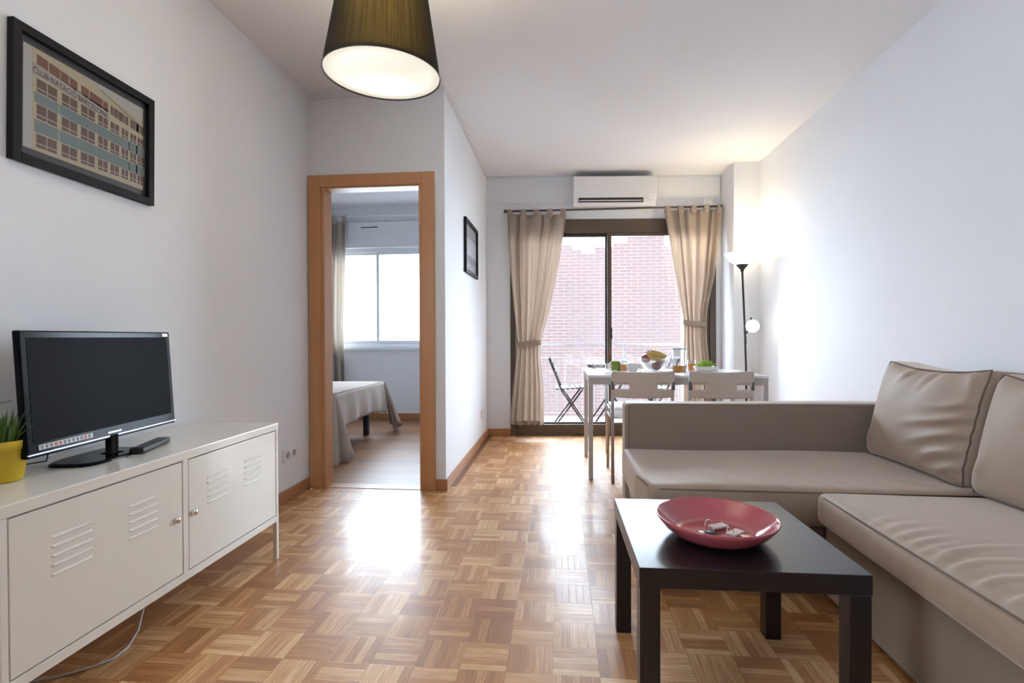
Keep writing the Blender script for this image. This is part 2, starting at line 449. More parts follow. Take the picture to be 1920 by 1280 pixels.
def ring(c, r, n=24, axis='z'):
    out = []
    for i in range(n):
        a = 2*PI*i/n; x, y = r*math.cos(a), r*math.sin(a)
        out.append({'z': (c[0]+x, c[1]+y, c[2]), 'y': (c[0]+x, c[1], c[2]+y), 'x': (c[0], c[1]+x, c[2]+y)}[axis])
    return out

# ------------------------------------------------------------------ the room shell
XL, XB, XR, YD, H = -1.72, -.77, 1.88, 3.365, 2.68
def FW(x, dy, z): return (x, 5.338 + .0833*x - dy, z)      # the far wall stands slightly out of square
def far(mb): return mb.map(lambda x, y, z: FW(x, y, z))     # y = distance into the room from the far wall
struct('floor', MB().box(XL-.1, XR+.1, BACK_Y-.1, 5.56, -.08, 0), 'parquet')
struct('floor_bedroom', MB().box(-4.6, -.72, YD+.0955, 6.5, -.08, .001), 'planks')
struct('ceiling', MB().box(-4.7, XR+.1, BACK_Y-.1, 6.5, H, H+.1), 'ceil')
w = MB().box(XL-.1, XL, WY1, YD+.1, 0, H).box(XL-.1, XL, BACK_Y, WY0, 0, H).box(XL-.1, XL, WY0, WY1, 0, WZ0).box(XL-.1, XL, WY0, WY1, WZ1, H)
struct('wall_left', w, 'wall')
w = MB().box(-4.6, -1.64, YD, YD+.1, 0, H).box(-.91, XB, YD, YD+.1, 0, H).box(-1.64, -.91, YD, YD+.1, 2.06, H)
struct('wall_doorway', w, 'wall')
struct('wall_partition', MB().box(XB-.1, XB, YD+.1, 6.5, 0, H), 'wall')
w = MB().box(XB, -.525, -.2, 0, 0, H).box(1.585, XR, -.2, 0, 0, H).box(-.525, 1.585, -.2, 0, 2.235, H)
struct('wall_far', far(w), 'wall')
struct('wall_pillar', MB().box(1.642, XR, 5.088, 5.48, 0, H), 'wall')
struct('wall_right', MB().box(XR, XR+.1, BACK_Y, 5.6, 0, H), 'wall')
w = MB().box(XL-.1, XR+.1, BACK_Y-.1, BACK_Y, 0, H)
struct('wall_back', w, 'dark_back')  # dark surface added to cut the light bounced from behind
# bedroom
w = MB().box(-4.6, -3.15, 6.3, 6.4, 0, H).box(-1.3, -.87, 6.3, 6.4, 0, H).box(-3.15, -1.3, 6.3, 6.4, 0, .90).box(-3.15, -1.3, 6.3, 6.4, 2.15, H)
struct('wall_bedroom_window', w, 'wall')
struct('wall_bedroom_left', MB().box(-4.7, -4.6, YD, 6.4, 0, H), 'wall')
struct('trim_1', MB().box(-3.3, -.88, 6.24, 6.3, 2.15, 2.47), 'pvc', bevel=.004)          # roller shutter box
struct('trim_2', MB().box(-2.50, -2.28, 6.236, 6.24, 2.398, 2.408), 'acd')                # its strap slot
struct('trim_3', MB().box(-3.2, -1.25, 6.25, 6.3, .865, .895), 'pvc')
# baseboards
struct('baseboard_left', MB().box(XL, XL+.012, BACK_Y, YD, 0, .075), 'basew', bevel=.002)
struct('baseboard_doorway', MB().box(-.838, XB+.012, YD-.012, YD, 0, .075), 'basew', bevel=.002)
struct('baseboard_partition', MB().box(XB, XB+.012, YD, 5.27, 0, .075), 'basew', bevel=.002)
struct('baseboard_far', far(MB().box(XB, -.525, 0, .012, 0, .075)), 'basew', bevel=.002)
struct('baseboard_right', MB().box(XR-.012, XR, BACK_Y, 5.08, 0, .075), 'basew', bevel=.002)
struct('baseboard_bedroom', MB().box(-4.6, -.87, 6.288, 6.3, 0, .07), 'basew', bevel=.002)
# thin lines where the ceiling meets the walls
struct('trim_4', MB().tube([(XL+.004, YD-.004, H-.035), (XB+.004, YD-.004, H-.02), (XB+.004, YD, H-.02), (XB+.004, 5.2, H-.012)], .003, 6), 'pvc')
struct('trim_5', far(MB().box(XB, .2, 0, .004, 2.40, 2.405).box(XB, 1.64, 0, .006, H-.018, H-.012)), 'pvc')
struct('trim_6', far(MB().tube([(1.632, .006, H-.01), (1.632, .006, .02)], .006, 6)), 'pvc')
# doorway casing and jamb
c = MB().box(-1.71, -1.626, YD-.018, YD, 0, 2.125).box(-.922, -.838, YD-.018, YD, 0, 2.125).box(-1.626, -.922, YD-.018, YD, 2.045, 2.125)
c.box(-1.64, -1.602, YD-.008, YD+.11, 0, 2.06).box(-.945, -.91, YD-.008, YD+.11, 0, 2.06).box(-1.602, -.945, YD-.008, YD+.11, 2.035, 2.06)
struct('door_1', c, 'casing', bevel=.003)
struct('trim_7', MB().box(-1.602, -.945, YD-.002, YD+.098, 0, .003), 'basew')

# ------------------------------------------------------------------ balcony sliding door
d2 = bpy.data.objects.new('door_2', None); COL.objects.link(d2); d2['kind'] = 'structure'; d2.location = FW(.53, 0, 0)
def fbox(*a, m=0, mb=None):
    return (mb or MB()).box(*a, m)
f = MB().box(-.525, -.465, -.10, .012, .0, 2.235).box(1.525, 1.585, -.10, .012, 0, 2.235).box(-.465, 1.525, -.10, .012, 2.10, 2.235)
f.box(-.465, 1.525, -.10, .012, 0, .022).box(-.465, 1.525, -.10, .0, .022, .115)
obj('outer_frame', far(f), 'alu', d2, bevel=.003)
def sash(x0, x1, dy, mt, zt=2.10):
    s = MB().box(x0, x0+.045, dy-.03, dy, .115, zt).box(x1-.045, x1, dy-.03, dy, .115, zt)
    s.box(x0+.045, x1-.045, dy-.03, dy, zt-.035, zt).box(x0+.045, x1-.045, dy-.03, dy, .115, .13)
    o = obj('sash', far(s), mt, d2, bevel=.002)
    g = obj('glass_pane', far(MB().box(x0+.045, x1-.045, dy-.018, dy-.013, .13, zt-.035)), 'pane', o)
    return o
sash(-.465, .50, -.055, 'alu_in')
s2 = sash(.475, 1.525, -.01, 'alu')
obj('latch', far(MB().box(.505, .525, -.01, .006, 1.0, 1.12)), 'black', s2, bevel=.003)
# bedroom window
w1 = bpy.data.objects.new('window_1', None); COL.objects.link(w1); w1['kind'] = 'structure'; w1.location = (-2.2, 6.33, .9)
f = MB().box(-3.15, -3.10, 6.31, 6.37, .90, 2.15).box(-1.35, -1.30, 6.31, 6.37, .90, 2.15).box(-3.10, -1.35, 6.31, 6.37, 2.10, 2.15).box(-3.10, -1.35, 6.31, 6.37, .90, .945)
obj('window_frame', f, 'pvc', w1, bevel=.003)
for a, b in ((-3.10, -2.29), (-2.33, -1.35)):
    y = 6.335 if a < -3 else 6.315
    s = MB().box(a, a+.035, y, y+.02, .945, 2.10).box(b-.035, b, y, y+.02, .945, 2.10).box(a+.035, b-.035, y, y+.02, 2.07, 2.10).box(a+.035, b-.035, y, y+.02, .945, .985)
    o = obj('window_sash', s, 'pvc', w1, bevel=.002)
    obj('glass_pane', MB().box(a+.035, b-.035, y+.008, y+.012, .985, 2.07), 'pane', o)
# unseen window behind the photographer, added to let in fill light
w2 = bpy.data.objects.new('fill_window', None); COL.objects.link(w2); w2['kind'] = 'structure'; w2.location = (XL-.05, WY0, WZ0)
f = MB().box(XL-.08, XL-.02, WY0, WY0+.05, WZ0, WZ1).box(XL-.08, XL-.02, WY1-.05, WY1, WZ0, WZ1)
f.box(XL-.08, XL-.02, WY0+.05, WY1-.05, WZ0, WZ0+.05).box(XL-.08, XL-.02, WY0+.05, WY1-.05, WZ1-.05, WZ1)
obj('window_frame', f, 'pvc', w2, bevel=.003)

# ------------------------------------------------------------------ sofa
def seg_dist(px, py, a, b):
    dx, dy = b[0]-a[0], b[1]-a[1]; t = ((px-a[0])*dx+(py-a[1])*dy)/(dx*dx+dy*dy)
    t = max(0, min(1, t)); qx, qy = a[0]+dx*t-px, a[1]+dy*t-py
    return math.hypot(qx, qy), t, qx*dy-qy*dx
def fold_height(px, py, folds):
    """cloth folds: each a polyline with a width and a height that tapers off along it"""
    h = 0
    for pts, wd, amp in folds:
        n = len(pts)-1; best = None
        for i in range(n):
            d, t, sd = seg_dist(px, py, pts[i], pts[i+1])
            if best is None or d < best[0]: best = (d, (i+t)/n, sd)
        d, t, sd = best
        if d > wd*5: continue
        sg = d if sd > 0 else -d
        prof = math.exp(-(sg/wd)**2) - .55*math.exp(-((sg-wd*1.7)/(wd*1.1))**2)
        h += amp*prof*min(1, (1-t)*1.6+.05)*min(1, t*5+.08)
    return h
ZS = .435
sf = thing('corner_sofa', 'taupe fabric corner sofa with chaise end and low armrest behind the coffee table', 'sofa', (1.2, 2.0, 0))
def chaise_fn(p, a):
    x, y, z = p
    if a[2] > .5:
        z += .0022*math.sin(60*(x*.8+y*.55)+2*math.sin(7*x))*max(0, 1-abs(a[1]+.75)*2.2)*(.4+.6*math.sin(9*x+1)**2)
        z += .004*math.sin(5.5*x)*math.sin(6*y)
    if a[0] < -.9 and a[1] < -.3:                       # the rounded free corner
        pass
    k = max(0, (-a[0]-.88)/.12)*max(0, (-a[1]-.4)/.6)
    x += .035*k
    return (x, y, z)
obj('chaise_seat', MB().soft(.315, 1.62, 2.065, 2.76, .285, ZS, .028, (46, 24, 5), (0, 0, .012), chaise_fn), 'sofa', sf)
obj('piping', MB().tube([(.345, 2.74, ZS-.012), (.325, 2.5, ZS-.014), (.325, 2.25, ZS-.014), (.345, 2.12, ZS-.014), (.385, 2.071, ZS-.014), (.6, 2.065, ZS-.012), (1.0, 2.063, ZS-.012), (1.6, 2.063, ZS-.012)], .003, 6), 'piping', sf)
def skirt_fn(p, a):
    x, y, z = p
    return (x + (.03*max(0, -a[0]-.8)/.2)*(.5-.5*a[2]), y, z)
obj('chaise_base', MB().soft(.34, 1.02, 2.085, 2.75, .10, .29, .02, (10, 10, 4), (0, 0, 0), skirt_fn), 'sofa_shaded', sf)
SEAT_FOLDS = [(f, .013, .0075*q) for f, q in (
    ([(.975, 1.696), (1.01, 1.738), (1.10, 1.78)], .5), ([(.975, 1.64), (1.03, 1.69), (1.13, 1.715)], .5), ([(.975, 1.588), (1.024, 1.626), (1.16, 1.664)], .8),
    ([(.975, 1.535), (1.03, 1.57), (1.15, 1.60)], .8), ([(.975, 1.482), (1.032, 1.522), (1.14, 1.55)], .9), ([(.975, 1.43), (1.035, 1.485), (1.14, 1.515), (1.30, 1.52)], 1.1),
    ([(.975, 1.371), (1.01, 1.404), (1.08, 1.430), (1.26, 1.425)], 1.3), ([(.975, 1.29), (1.01, 1.315), (1.06, 1.335), (1.22, 1.34)], 1.4),
    ([(.975, 1.205), (1.02, 1.235), (1.12, 1.25)], 1.3), ([(.975, 1.12), (1.03, 1.15), (1.18, 1.16)], 1.2), ([(.975, 1.03), (1.05, 1.06), (1.20, 1.065)], 1))]
def seat_fn(p, a):
    x, y, z = p
    if a[2] > .3:
        z += fold_height(x+1.3475, y+1.22, SEAT_FOLDS)*min(1, (a[2]-.3)*2)
        z += .003*math.sin(6*x+1)*math.sin(5*y)
    if a[0] < -.3:
        x += .0006*math.sin(95*y+4*z*8)*math.exp(-((y-.25)/.35)**2)*(1-abs(a[2]))
    return (x, y, z)
obj('seat_cushion', MB().soft(.955, 1.74, .40, 2.04, .315, ZS, .03, (54, 130, 6), (.006, 0, .014), seat_fn), 'sofa', sf)
obj('piping', MB().tube([(1.74, 2.045, ZS-.015), (1.03, 2.045, ZS-.012), (.985, 2.03, ZS-.01), (.963, 1.99, ZS-.01), (.956, 1.5, ZS-.008), (.956, .9, ZS-.008), (.958, .42, ZS-.01)], .003, 6), 'piping', sf)
obj('seat_cushion', MB().soft(.955, 1.74, -1.25, .385, .315, ZS, .03, (10, 14, 4), (.006, 0, .014)), 'sofa', sf)
obj('base', MB().soft(1.0, 1.86, -1.25, 2.06, .035, .308, .012, (8, 16, 4)), 'sofa_shaded', sf)
obj('base', MB().soft(1.03, 1.86, 2.065, 2.75, .035, .295, .012, (6, 6, 4)), 'sofa_shaded', sf)
def arm_fn(p, a):
    x, y, z = p
    if a[2] > .5: z += .004*math.sin(3*x)
    return (x, y, z)
obj('armrest', MB().soft(.335, 1.865, 2.765, 2.91, .10, .672, .022, (30, 5, 12), (0, .006, .002), arm_fn), 'sofa_shaded', sf)
obj('piping', MB().tube([(.352, 2.764, .30), (.352, 2.764, .655), (.372, 2.764, .668), (1.2, 2.762, .669), (1.85, 2.764, .669)], .0025, 6), 'sofa_shaded', sf)
obj('backrest', MB().soft(1.785, 1.872, -1.25, 2.762, .03, .672, .022, (4, 30, 10)), 'sofa_shaded', sf)
for x, y in ((.37, 2.12), (.37, 2.86)):
    obj('leg', MB().box(x-.02, x+.02, y-.02, y+.02, 0, .10), 'basew', sf, bevel=.003)
for x, y in ((1.06, -1.2), (1.8, -1.2), (1.8, 2.85), (1.06, 2.0)):
    obj('leg', MB().box(x-.02, x+.02, y-.02, y+.02, 0, .036), 'black', sf)

CUSHION_FOLDS = [([(1.0, .72), (.84, .66), (.66, .62)], .035, .010), ([(1.0, .60), (.8, .52), (.45, .42)], .035, .014), ([(1.0, .45), (.85, .40), (.5, .23)], .035, .014),
                 ([(.99, .30), (.8, .22), (.62, .09)], .035, .012), ([(1.0, .16), (.88, .10), (.75, .04)], .03, .010), ([(.40, .98), (.33, .90), (.26, .80)], .028, .010),
                 ([(.62, .98), (.55, .88), (.50, .74)], .028, .009), ([(.86, .99), (.92, .93), (.93, .82)], .03, .010), ([(.05, .10), (.12, .3), (.13, .5)], .05, .008)]
def back_cushion(name, y0, y1, label, seed, lean=.24):
    rnd = random.Random(seed)
    L = y1 - y0; Hc = .455; T = .19
    t = thing(name, label, 'cushion', (1.50, (y0+y1)/2, ZS+.012), 0, 'loose back cushions on the sofa')
    def fn(p, a):
        x, y, z = p
        # pinched corners, soft sagging top, wrinkles from the near edge
        e = (abs(a[1])**6)*(abs(a[2])**6)
        x *= 1 - .25*e
        k = abs(a[1])**3*abs(a[2])**3
        z += .012*k*(1 if z > 0 else -1)
        if a[2] > 0: z -= .024*(1-a[1]**2)*a[2]*(1) - .010*math.sin(4*y+seed)*a[2]
        if a[0] < 0:
            x -= fold_height(.5-y/L, .5+z/Hc, CUSHION_FOLDS)
            x += .004*math.sin(30*y+12*z)*max(0, a[2])*(1-abs(a[1])**4)
        return (x, y, z)
    m = MB().soft(-T/2, T/2, -L/2, L/2, 0, Hc, .035, (8, 44, 40), (.045, .006, .004), fn)
    ca, sa = math.cos(lean), math.sin(lean)
    def lean_map(x, y, z): return ((x+T/2)*ca + z*sa, y, -(x+T/2)*sa*.35 + z*ca)
    # piping follows the front border of the padded face
    def edge(a1, a2):
        q = Vector((-T/2+.012, a1*(L/2-.004), a2*(Hc/2-.004)))
        r = fn(q, (-.6, a1, a2)); return (r[0], r[1], r[2]+Hc/2)
    pts = []
    n = 14
    for i in range(n): pts.append(edge(-.97+1.94*i/n, 1))
    for i in range(n): pts.append(edge(1, .97-1.94*i/n))
    for i in range(n): pts.append(edge(.97-1.94*i/n, -1))
    for i in range(n): pts.append(edge(-1, -.97+1.94*i/n))
    m.map(lean_map); p = MB().tube(pts, .003, 6, closed=True).map(lean_map)
    b = obj('cushion_body', m, 'sofa', t, local=True)
    obj('piping', p, 'piping', t, local=True)
    return t
back_cushion('back_cushion', 2.115, 2.735, 'taupe back cushion in the sofa corner against the low armrest', 1)
back_cushion('back_cushion', 1.47, 2.075, 'taupe back cushion cut by the right edge of the photo', 4)

# ------------------------------------------------------------------ coffee table, bowl, keys
ct = thing('coffee_table', 'low square black-brown coffee table in front of the sofa carrying a pink bowl', 'table', (.191, 1.295, 0), .0104)
obj('table_top', MB().box(0, .55, 0, .55, .40, .45), 'espresso', ct, local=True, bevel=.0015)
for x, y in ((.0015, .0015), (.4985, .0015), (.0015, .4985), (.4985, .4985)):
    obj('leg', MB().box(x, x+.05, y, y+.05, 0, .40), 'espresso', ct, local=True, bevel=.0015)
BX, BY, BZ = .441, 1.520, .4505
bowl = MB().lathe([(0, .012), (.085, .012), (.104, .013), (.112, .017), (.128, .030), (.148, .050), (.161, .066), (.164, .069), (.167, .067), (.160, .054), (.143, .030), (.120, .010), (.095, .004), (.078, .003), (.074, .0), (.070, .003), (0, .003)], 64, (BX, BY, BZ))
bowl.map(lambda x, y, z: (x, y, BZ+(z-BZ)*.88))
b = obj('shallow_bowl', bowl, 'pink'); tag(b, 'shallow pink glazed ceramic bowl holding keys on the coffee table', 'bowl')
def key_set(cx, cy, rz, label, black_head):
    t = thing('key_bunch', label, 'keys', (cx, cy, BZ+.0125), rz, 'key bunches lying in the pink bowl')
    r = [(.012*math.cos(2*PI*i/20), .004*math.sin(2*PI*i/20)*1.0, .013+.012*math.sin(2*PI*i/20)) for i in range(20)]
    obj('key_ring', MB().tube(r, .0009, 6, closed=True), 'chrome', t, local=True)
    kk = MB().box(-.058, -.022, -.006, .002, .001, .0032).box(-.052, -.049, .002, .0045, .001, .0032).box(-.044, -.040, .002, .004, .001, .0032)
    kk.lathe([(0, 0), (.011, 0), (.011, .0025), (0, .0025)], 16, (-.018, -.002, .001))
    obj('key', kk, 'keym', t, local=True)
    k2 = MB().box(-.050, -.018, -.020, -.013, .0035, .006); k2.lathe([(0, 0), (.012, 0), (.012, .004), (0, .004)], 14, (-.010, -.014, .0025))
    obj('key', k2, 'black' if black_head else 'keym', t, local=True)
    obj('key_tag', MB().box(.012, .052, -.004, .018, .003, .008), 'tag', t, local=True, bevel=.002)
    t.scale = (1.35, 1.35, 1.35)
key_set(.421, 1.515, .5, 'key bunch with a dark-headed key, further back in the pink bowl', True)
key_set(.462, 1.46, .75, 'key bunch with plain metal keys, nearer the front of the pink bowl', False)

# ------------------------------------------------------------------ metal cabinet with two doors
CX, CY0, CY1 = -1.312, 1.078, 2.268
cb = thing('metal_cabinet', 'long cream metal cabinet with two louvred doors on legs against the left wall', 'cabinet', (-1.51, 1.67, 0))
body = MB().box(-1.712, CX-.018, CY0+.002, CY1-.002, .175, .20).box(-1.712, -1.70, CY0+.002, CY1-.002, .20, .60)
body.box(-1.70, CX-.018, CY0+.002, CY0+.014, .20, .60).box(-1.70, CX-.018, CY1-.014, CY1-.002, .20, .60)
body.box(CX-.018, CX, CY0+.018, CY1-.018, .175, .203).box(CX-.018, CX, 1.665, 1.690, .203, .598)
obj('body', body, 'cream', cb, bevel=.0015)
obj('cabinet_top', MB().box(-1.714, CX+.002, CY0-.002, CY1+.002, .598, .63), 'cream', cb, bevel=.003)
for x in (-1.712, CX-.018):
    for y in (CY0, CY1-.018):
        obj('leg', MB().box(x, x+.018, y, y+.018, .0, .598), 'cream', cb, bevel=.0015)
def cab_door(y0, y1, groups, ylock):
    d = MB().box(CX-.016, CX-.001, y0, y1, .207, .594)
    for g0, g1 in groups:
        for k in range(5):
            z = .515 - k*.0245
            d.add([(CX-.001, g0, z), (CX-.001, g1, z), (CX+.0035, g1-.004, z-.006), (CX+.0035, g0+.004, z-.006), (CX-.001, g0, z-.009), (CX-.001, g1, z-.009)],
                  [(0,3,2,1), (3,4,5,2), (0,4,3), (1,2,5)])
    o = obj('door', d, 'cream', cb, bevel=.001)
    obj('gap_shade', MB().box(CX-.0155, CX-.0125, y0-.004, y1+.004, .203, .598), 'cream_shade', cb)  # dark sheet standing in for the shade around the door
    obj('lock', MB().lathe([(0, .012), (.008, .012), (.0105, .009), (.011, 0)], 16, (CX, ylock, .402), axis=(1, 0, 0)).lathe([(0, .0145), (.0025, .0145), (.0025, .011)], 8, (CX, ylock, .402), 0, (1, 0, 0)), 'chrome', o)
cab_door(1.100, 1.661, ((1.202, 1.318), (1.440, 1.552)), 1.633)
cab_door(1.694, 2.246, ((1.788, 1.908), (2.012, 2.13)), 1.716)

# television
tvc, tvr = (-1.57, 1.63), None
tv = thing('television', 'small black flat television on a swivel foot on the cream cabinet', 'television', (-1.575, 1.63, .631), 0)
L0, R0 = Vector((-1.480, 1.285)), Vector((-1.550, 1.920))
dv = (R0-L0).normalized(); nv = Vector((dv.y, -dv.x)) if dv.y > 0 else Vector((-dv.y, dv.x)); W = (R0-L0).length
def TVP(u, n, z):      # u along the screen from its near end, n out of the screen
    p = L0 + dv*u + nv*(n - max(0, z-.69)*.06); return (p.x, p.y, z)
Z0, Z1 = .688, 1.048
def tvbox(u0, u1, n0, n1, z0, z1, mb=None, m=0): return (mb or MB()).add(MB().box(u0, u1, n0, n1, z0, z1).map(TVP).v, [(0,1,3,2), (4,6,7,5), (0,4,5,1), (2,3,7,6), (0,2,6,4), (1,5,7,3)], m)
bz = tvbox(0, W, -.014, .006, Z0, Z1)
obj('casing', bz, 'black_gloss', tv, bevel=.004)
obj('rear_housing', tvbox(.08, W-.08, -.045, -.014, Z0+.05, Z1-.08), 'black', tv, bevel=.01)
obj('screen', tvbox(.020, W-.020, .004, .0068, Z0+.040, Z1-.020), 'screen', tv)
obj('trim_strip', tvbox(.0, W, .004, .0085, Z0+.008, Z0+.0120), 'silver', tv)
st = tvbox(.035, .225, .004, .0085, Z0+.020, Z0+.034)
for i in range(12):
    st = tvbox(.04+i*.0152, .049+i*.0152, .0083, .0092, Z0+.022, Z0+.032, st, 1 if i in (3, 4, 10) else 2)
obj('sticker', st, ['sticker', 'red', 'grey'], tv)
obj('badge', tvbox(W/2-.03, W/2+.03, .004, .0075, Z0+.019, Z0+.024), 'silver', tv)
obj('badge', tvbox(W-.045, W-.014, .004, .0075, Z1-.017, Z1-.006), 'silver', tv)
sc_ = TVP(W/2-.005, -.01, 0)
obj('stand_neck', MB().lathe([(.0, .066), (.018, .066), (.018, .01), (.036, .006), (.038, .003)], 24, (sc_[0]+.01, sc_[1], .634)), 'black_gloss', tv)
pad = MB(); pts = []
for i in range(40):
    a = 2*PI*i/40; cc, ss = math.cos(a), math.sin(a)
    u = W/2-.045 + .135*math.copysign(abs(cc)**.55, cc); n = -.015 + .080*math.copysign(abs(ss)**.55, ss)
    pts.append((u, n))
v = [TVP(u, n, .6305) for u, n in pts] + [TVP(u, n, .636) for u, n in pts] + [TVP((u-W/2+.045)*.93+W/2-.045, n*.93, .640) for u, n in pts]
pad.add(v, [[i, (i+1) % 40, 40+(i+1) % 40, 40+i] for i in range(40)] + [[40+i, 40+(i+1) % 40, 80+(i+1) % 40, 80+i] for i in range(40)] + [list(range(80, 120)), list(range(39, -1, -1))])
obj('base', pad, 'black_gloss', tv)
c_ = obj('power_cable', MB().tube([(-1.66, 1.52, .72), (-1.645, 1.50, .66), (-1.62, 1.47, .638), (-1.66, 1.44, .634), (-1.70, 1.40, .634)], .0025, 6), 'black'); c_.parent = tv; c_.location = -Vector(tv.location)
tag(obj('television_cable', MB().tube([(-1.62, 1.37, .84), (-1.66, 1.33, .835), (-1.70, 1.27, .80), (-1.712, 1.22, .74), (-1.714, 1.19, .66), (-1.714, 1.16, .632)], .0022, 6), 'cable'), 'thin grey aerial cable behind the television above the potted plant', 'cable')
rm = thing('remote_control', 'slim black remote control lying beside the television foot', 'remote control', (-1.472, 1.712, .631), math.atan2(.27, -.085))
def rmf(p, a): return (p[0], p[1], p[2]*(1+.15*a[0]))
rb = obj('remote_body', MB().soft(-.105, .105, -.023, .023, 0, .020, .006, (12, 4, 2)), 'black', rm, local=True)
bt = MB()
for i in range(9):
    for j in range(3): bt.box(-.085+i*.018, -.077+i*.018, -.015+j*.012, -.009+j*.012, .019, .0212)
obj('buttons', bt, 'grey', rm, local=True)

# plant
pc = (-1.548, 1.280, .631)
pt = thing('potted_grass', 'artificial grass plant in a yellow pot at the near end of the cabinet', 'plant', pc)
obj('pot', MB().lathe([(0, 0), (.040, 0), (.0425, .004), (.053, .082), (.0555, .083), (.058, .105), (.055, .105), (.052, .085), (.050, .08), (.0, .08)], 40, pc), 'yellow', pt)
obj('soil', MB().disc(.051, .088, pc), 'soil', pt)
rnd = random.Random(5); lf = MB()
for i in range(230):
    a = rnd.uniform(0, 2*PI); r0 = .042*math.sqrt(rnd.random()); ln = rnd.uniform(.055, .105); out = rnd.uniform(.2, 1.0)*(r0/.042*.8+.25)
    bx, by = pc[0]+r0*math.cos(a), pc[1]+r0*math.sin(a); wv = rnd.uniform(.0014, .0026)
    pa = a + rnd.uniform(-.5, .5); px, py = -math.sin(pa)*wv, math.cos(pa)*wv
    vs = []
    for k in range(5):
        s_ = k/4; rr = out*ln*.75*s_**1.5; z = pc[2]+.088+ln*(s_-.25*out*s_*s_); q = 1-s_**2*.92
        cxp, cyp = bx+rr*math.cos(pa), by+rr*math.sin(pa)
        vs += [(cxp-px*q, cyp-py*q, z), (cxp+px*q, cyp+py*q, z)]
    lf.add(vs, [(2*k, 2*k+1, 2*k+3, 2*k+2) for k in range(4)], 0, True)
obj('grass_blades', lf, 'leaf', pt)
pt.scale = (1.08, 1.08, 1.08)

# cable on the floor under the cabinet
tag(obj('floor_cable', MB().tube([(-1.49, 1.70, .175), (-1.475, 1.68, .08), (-1.455, 1.63, .02), (-1.43, 1.56, .004), (-1.425, 1.50, .004), (-1.449, 1.462, .004), (-1.516, 1.405, .004), (-1.62, 1.36, .004), (-1.69, 1.34, .004)], .0032, 8), 'cable'), 'thin grey cable curling on the parquet under the cream cabinet', 'cable')

# ------------------------------------------------------------------ pictures on the walls
def text_mesh(s, size, font_scale=1.0):
    cu = bpy.data.curves.new('t', 'FONT'); cu.body = s; cu.size = size; cu.align_x = 'LEFT'
    o = bpy.data.objects.new('t', cu); COL.objects.link(o)
    bpy.context.view_layer.update()
    me = bpy.data.meshes.new_from_object(o)
    v = [tuple(p.co) for p in me.vertices]; f = [tuple(p.vertices) for p in me.polygons]
    bpy.data.objects.remove(o)
    return v, f
PY0, PY1, PZ0, PZ1 = 1.449, 2.009, 1.583, 2.026
tilt = -.0175
def PL(y, z, dx): # picture plane: slight tilt
    cy_, cz_ = (PY0+PY1)/2, (PZ0+PZ1)/2
    a, b = y-cy_, z-cz_
    return (XL+dx, cy_+a*math.cos(tilt)-b*math.sin(tilt), cz_+a*math.sin(tilt)+b*math.cos(tilt))
pic = thing('framed_photo', 'black framed colour photo of a building front hanging above the television', 'picture', (XL+.002, 1.73, 1.8))
def pbox(y0, y1, z0, z1, x0, x1, mb, m=0):
    q = MB().box(x0, x1, y0, y1, z0, z1); return mb.add([PL(p[1], p[2], p[0]) for p in q.v], q.f, m)
fr = MB(); fw = .028
pbox(PY0, PY0+fw, PZ0, PZ1, .001, .024, fr); pbox(PY1-fw, PY1, PZ0, PZ1, .001, .024, fr)
pbox(PY0+fw, PY1-fw, PZ0, PZ0+fw, .001, .024, fr); pbox(PY0+fw, PY1-fw, PZ1-fw, PZ1, .001, .024, fr)
obj('frame', fr, 'frame_black', pic, bevel=.002)
m_ = MB(); pbox(PY0+fw, PY1-fw, PZ0+fw, PZ1-fw, .002, .006, m_); obj('mount', m_, 'mount', pic)
iy0, iy1, iz0, iz1 = PY0+.045, PY1-.040, PZ0+.055, PZ1-.052
pr = MB()
def UV(u, v, k): return PL(iy0+(iy1-iy0)*u, iz1-(iz1-iz0)*v, .0065+.00025*k)
def pq(u0, u1, va0, va1, vb0, vb1, k, m):   # va: top/bottom at u=0 of the whole print, vb at u=1
    g = lambda u, a, b: a+(b-a)*u
    pr.quad(UV(u0, g(u0, va0, vb0), k), UV(u1, g(u1, va0, vb0), k), UV(u1, g(u1, va1, vb1), k), UV(u0, g(u0, va1, vb1), k), m)
pq(0, 1, 0, 1, 0, 1, 0, 0)
pr.add([UV(0.06, 0, 1), UV(.36, 0, 1), UV(1, .17, 1), UV(1, 1, 1), UV(.06, 1, 1)], [(0,1,2,3,4)], 1)
pq(0, .055, 0, 1, 0, 1, 1, 0)
cols = [(.09,.235),(.27,.39),(.42,.535),(.565,.65),(.675,.755),(.78,.845),(.865,.925),(.94,1.0)]
rows = [(.03,.13,.235,.335),(.275,.41,.385,.48),(.53,.675,.605,.715),(.83,.965,.835,.94)]
for ri, r in enumerate(rows):
    for ci, (a, b_) in enumerate(cols):
        if ri == 0:
            a2, b2 = a-.01 if ci % 2 else a, b_+.02 if ci % 2 == 0 else b_
        else: a2, b2 = a, b_
        pq(a2, b2, r[0], r[1], r[2], r[3], 2, 3 if (ri == 0 and ci < 4) else 2)
        mid = (a2+b2)/2
        for q in ((mid-.004, mid+.003),) if ri or ci < 4 else ((a2+.025, a2+.03), (b2-.03, b2-.025)):
            pq(q[0], q[1], r[0], r[1], r[2], r[3], 3, 6)
        h0 = r[0]+(r[1]-r[0])*.68; h1 = r[2]+(r[3]-r[2])*.68
        if ri: pq(a2, b2, h0, h0+.012, h1, h1+.01, 3, 6)
for va0, va1, vb0, vb1 in ((.42,.52,.49,.60), (.69,.815,.725,.83)):
    for a, b_ in cols: pq(a-.015, b_+.012, va0, va1, vb0, vb1, 3, 4)
tv_, tf_ = text_mesh('CLUB NATACI\u00d3 BARCELONA', 1.0)
xs = [p[0] for p in tv_]; x0_, x1_ = min(xs), max(xs)
tvs = []
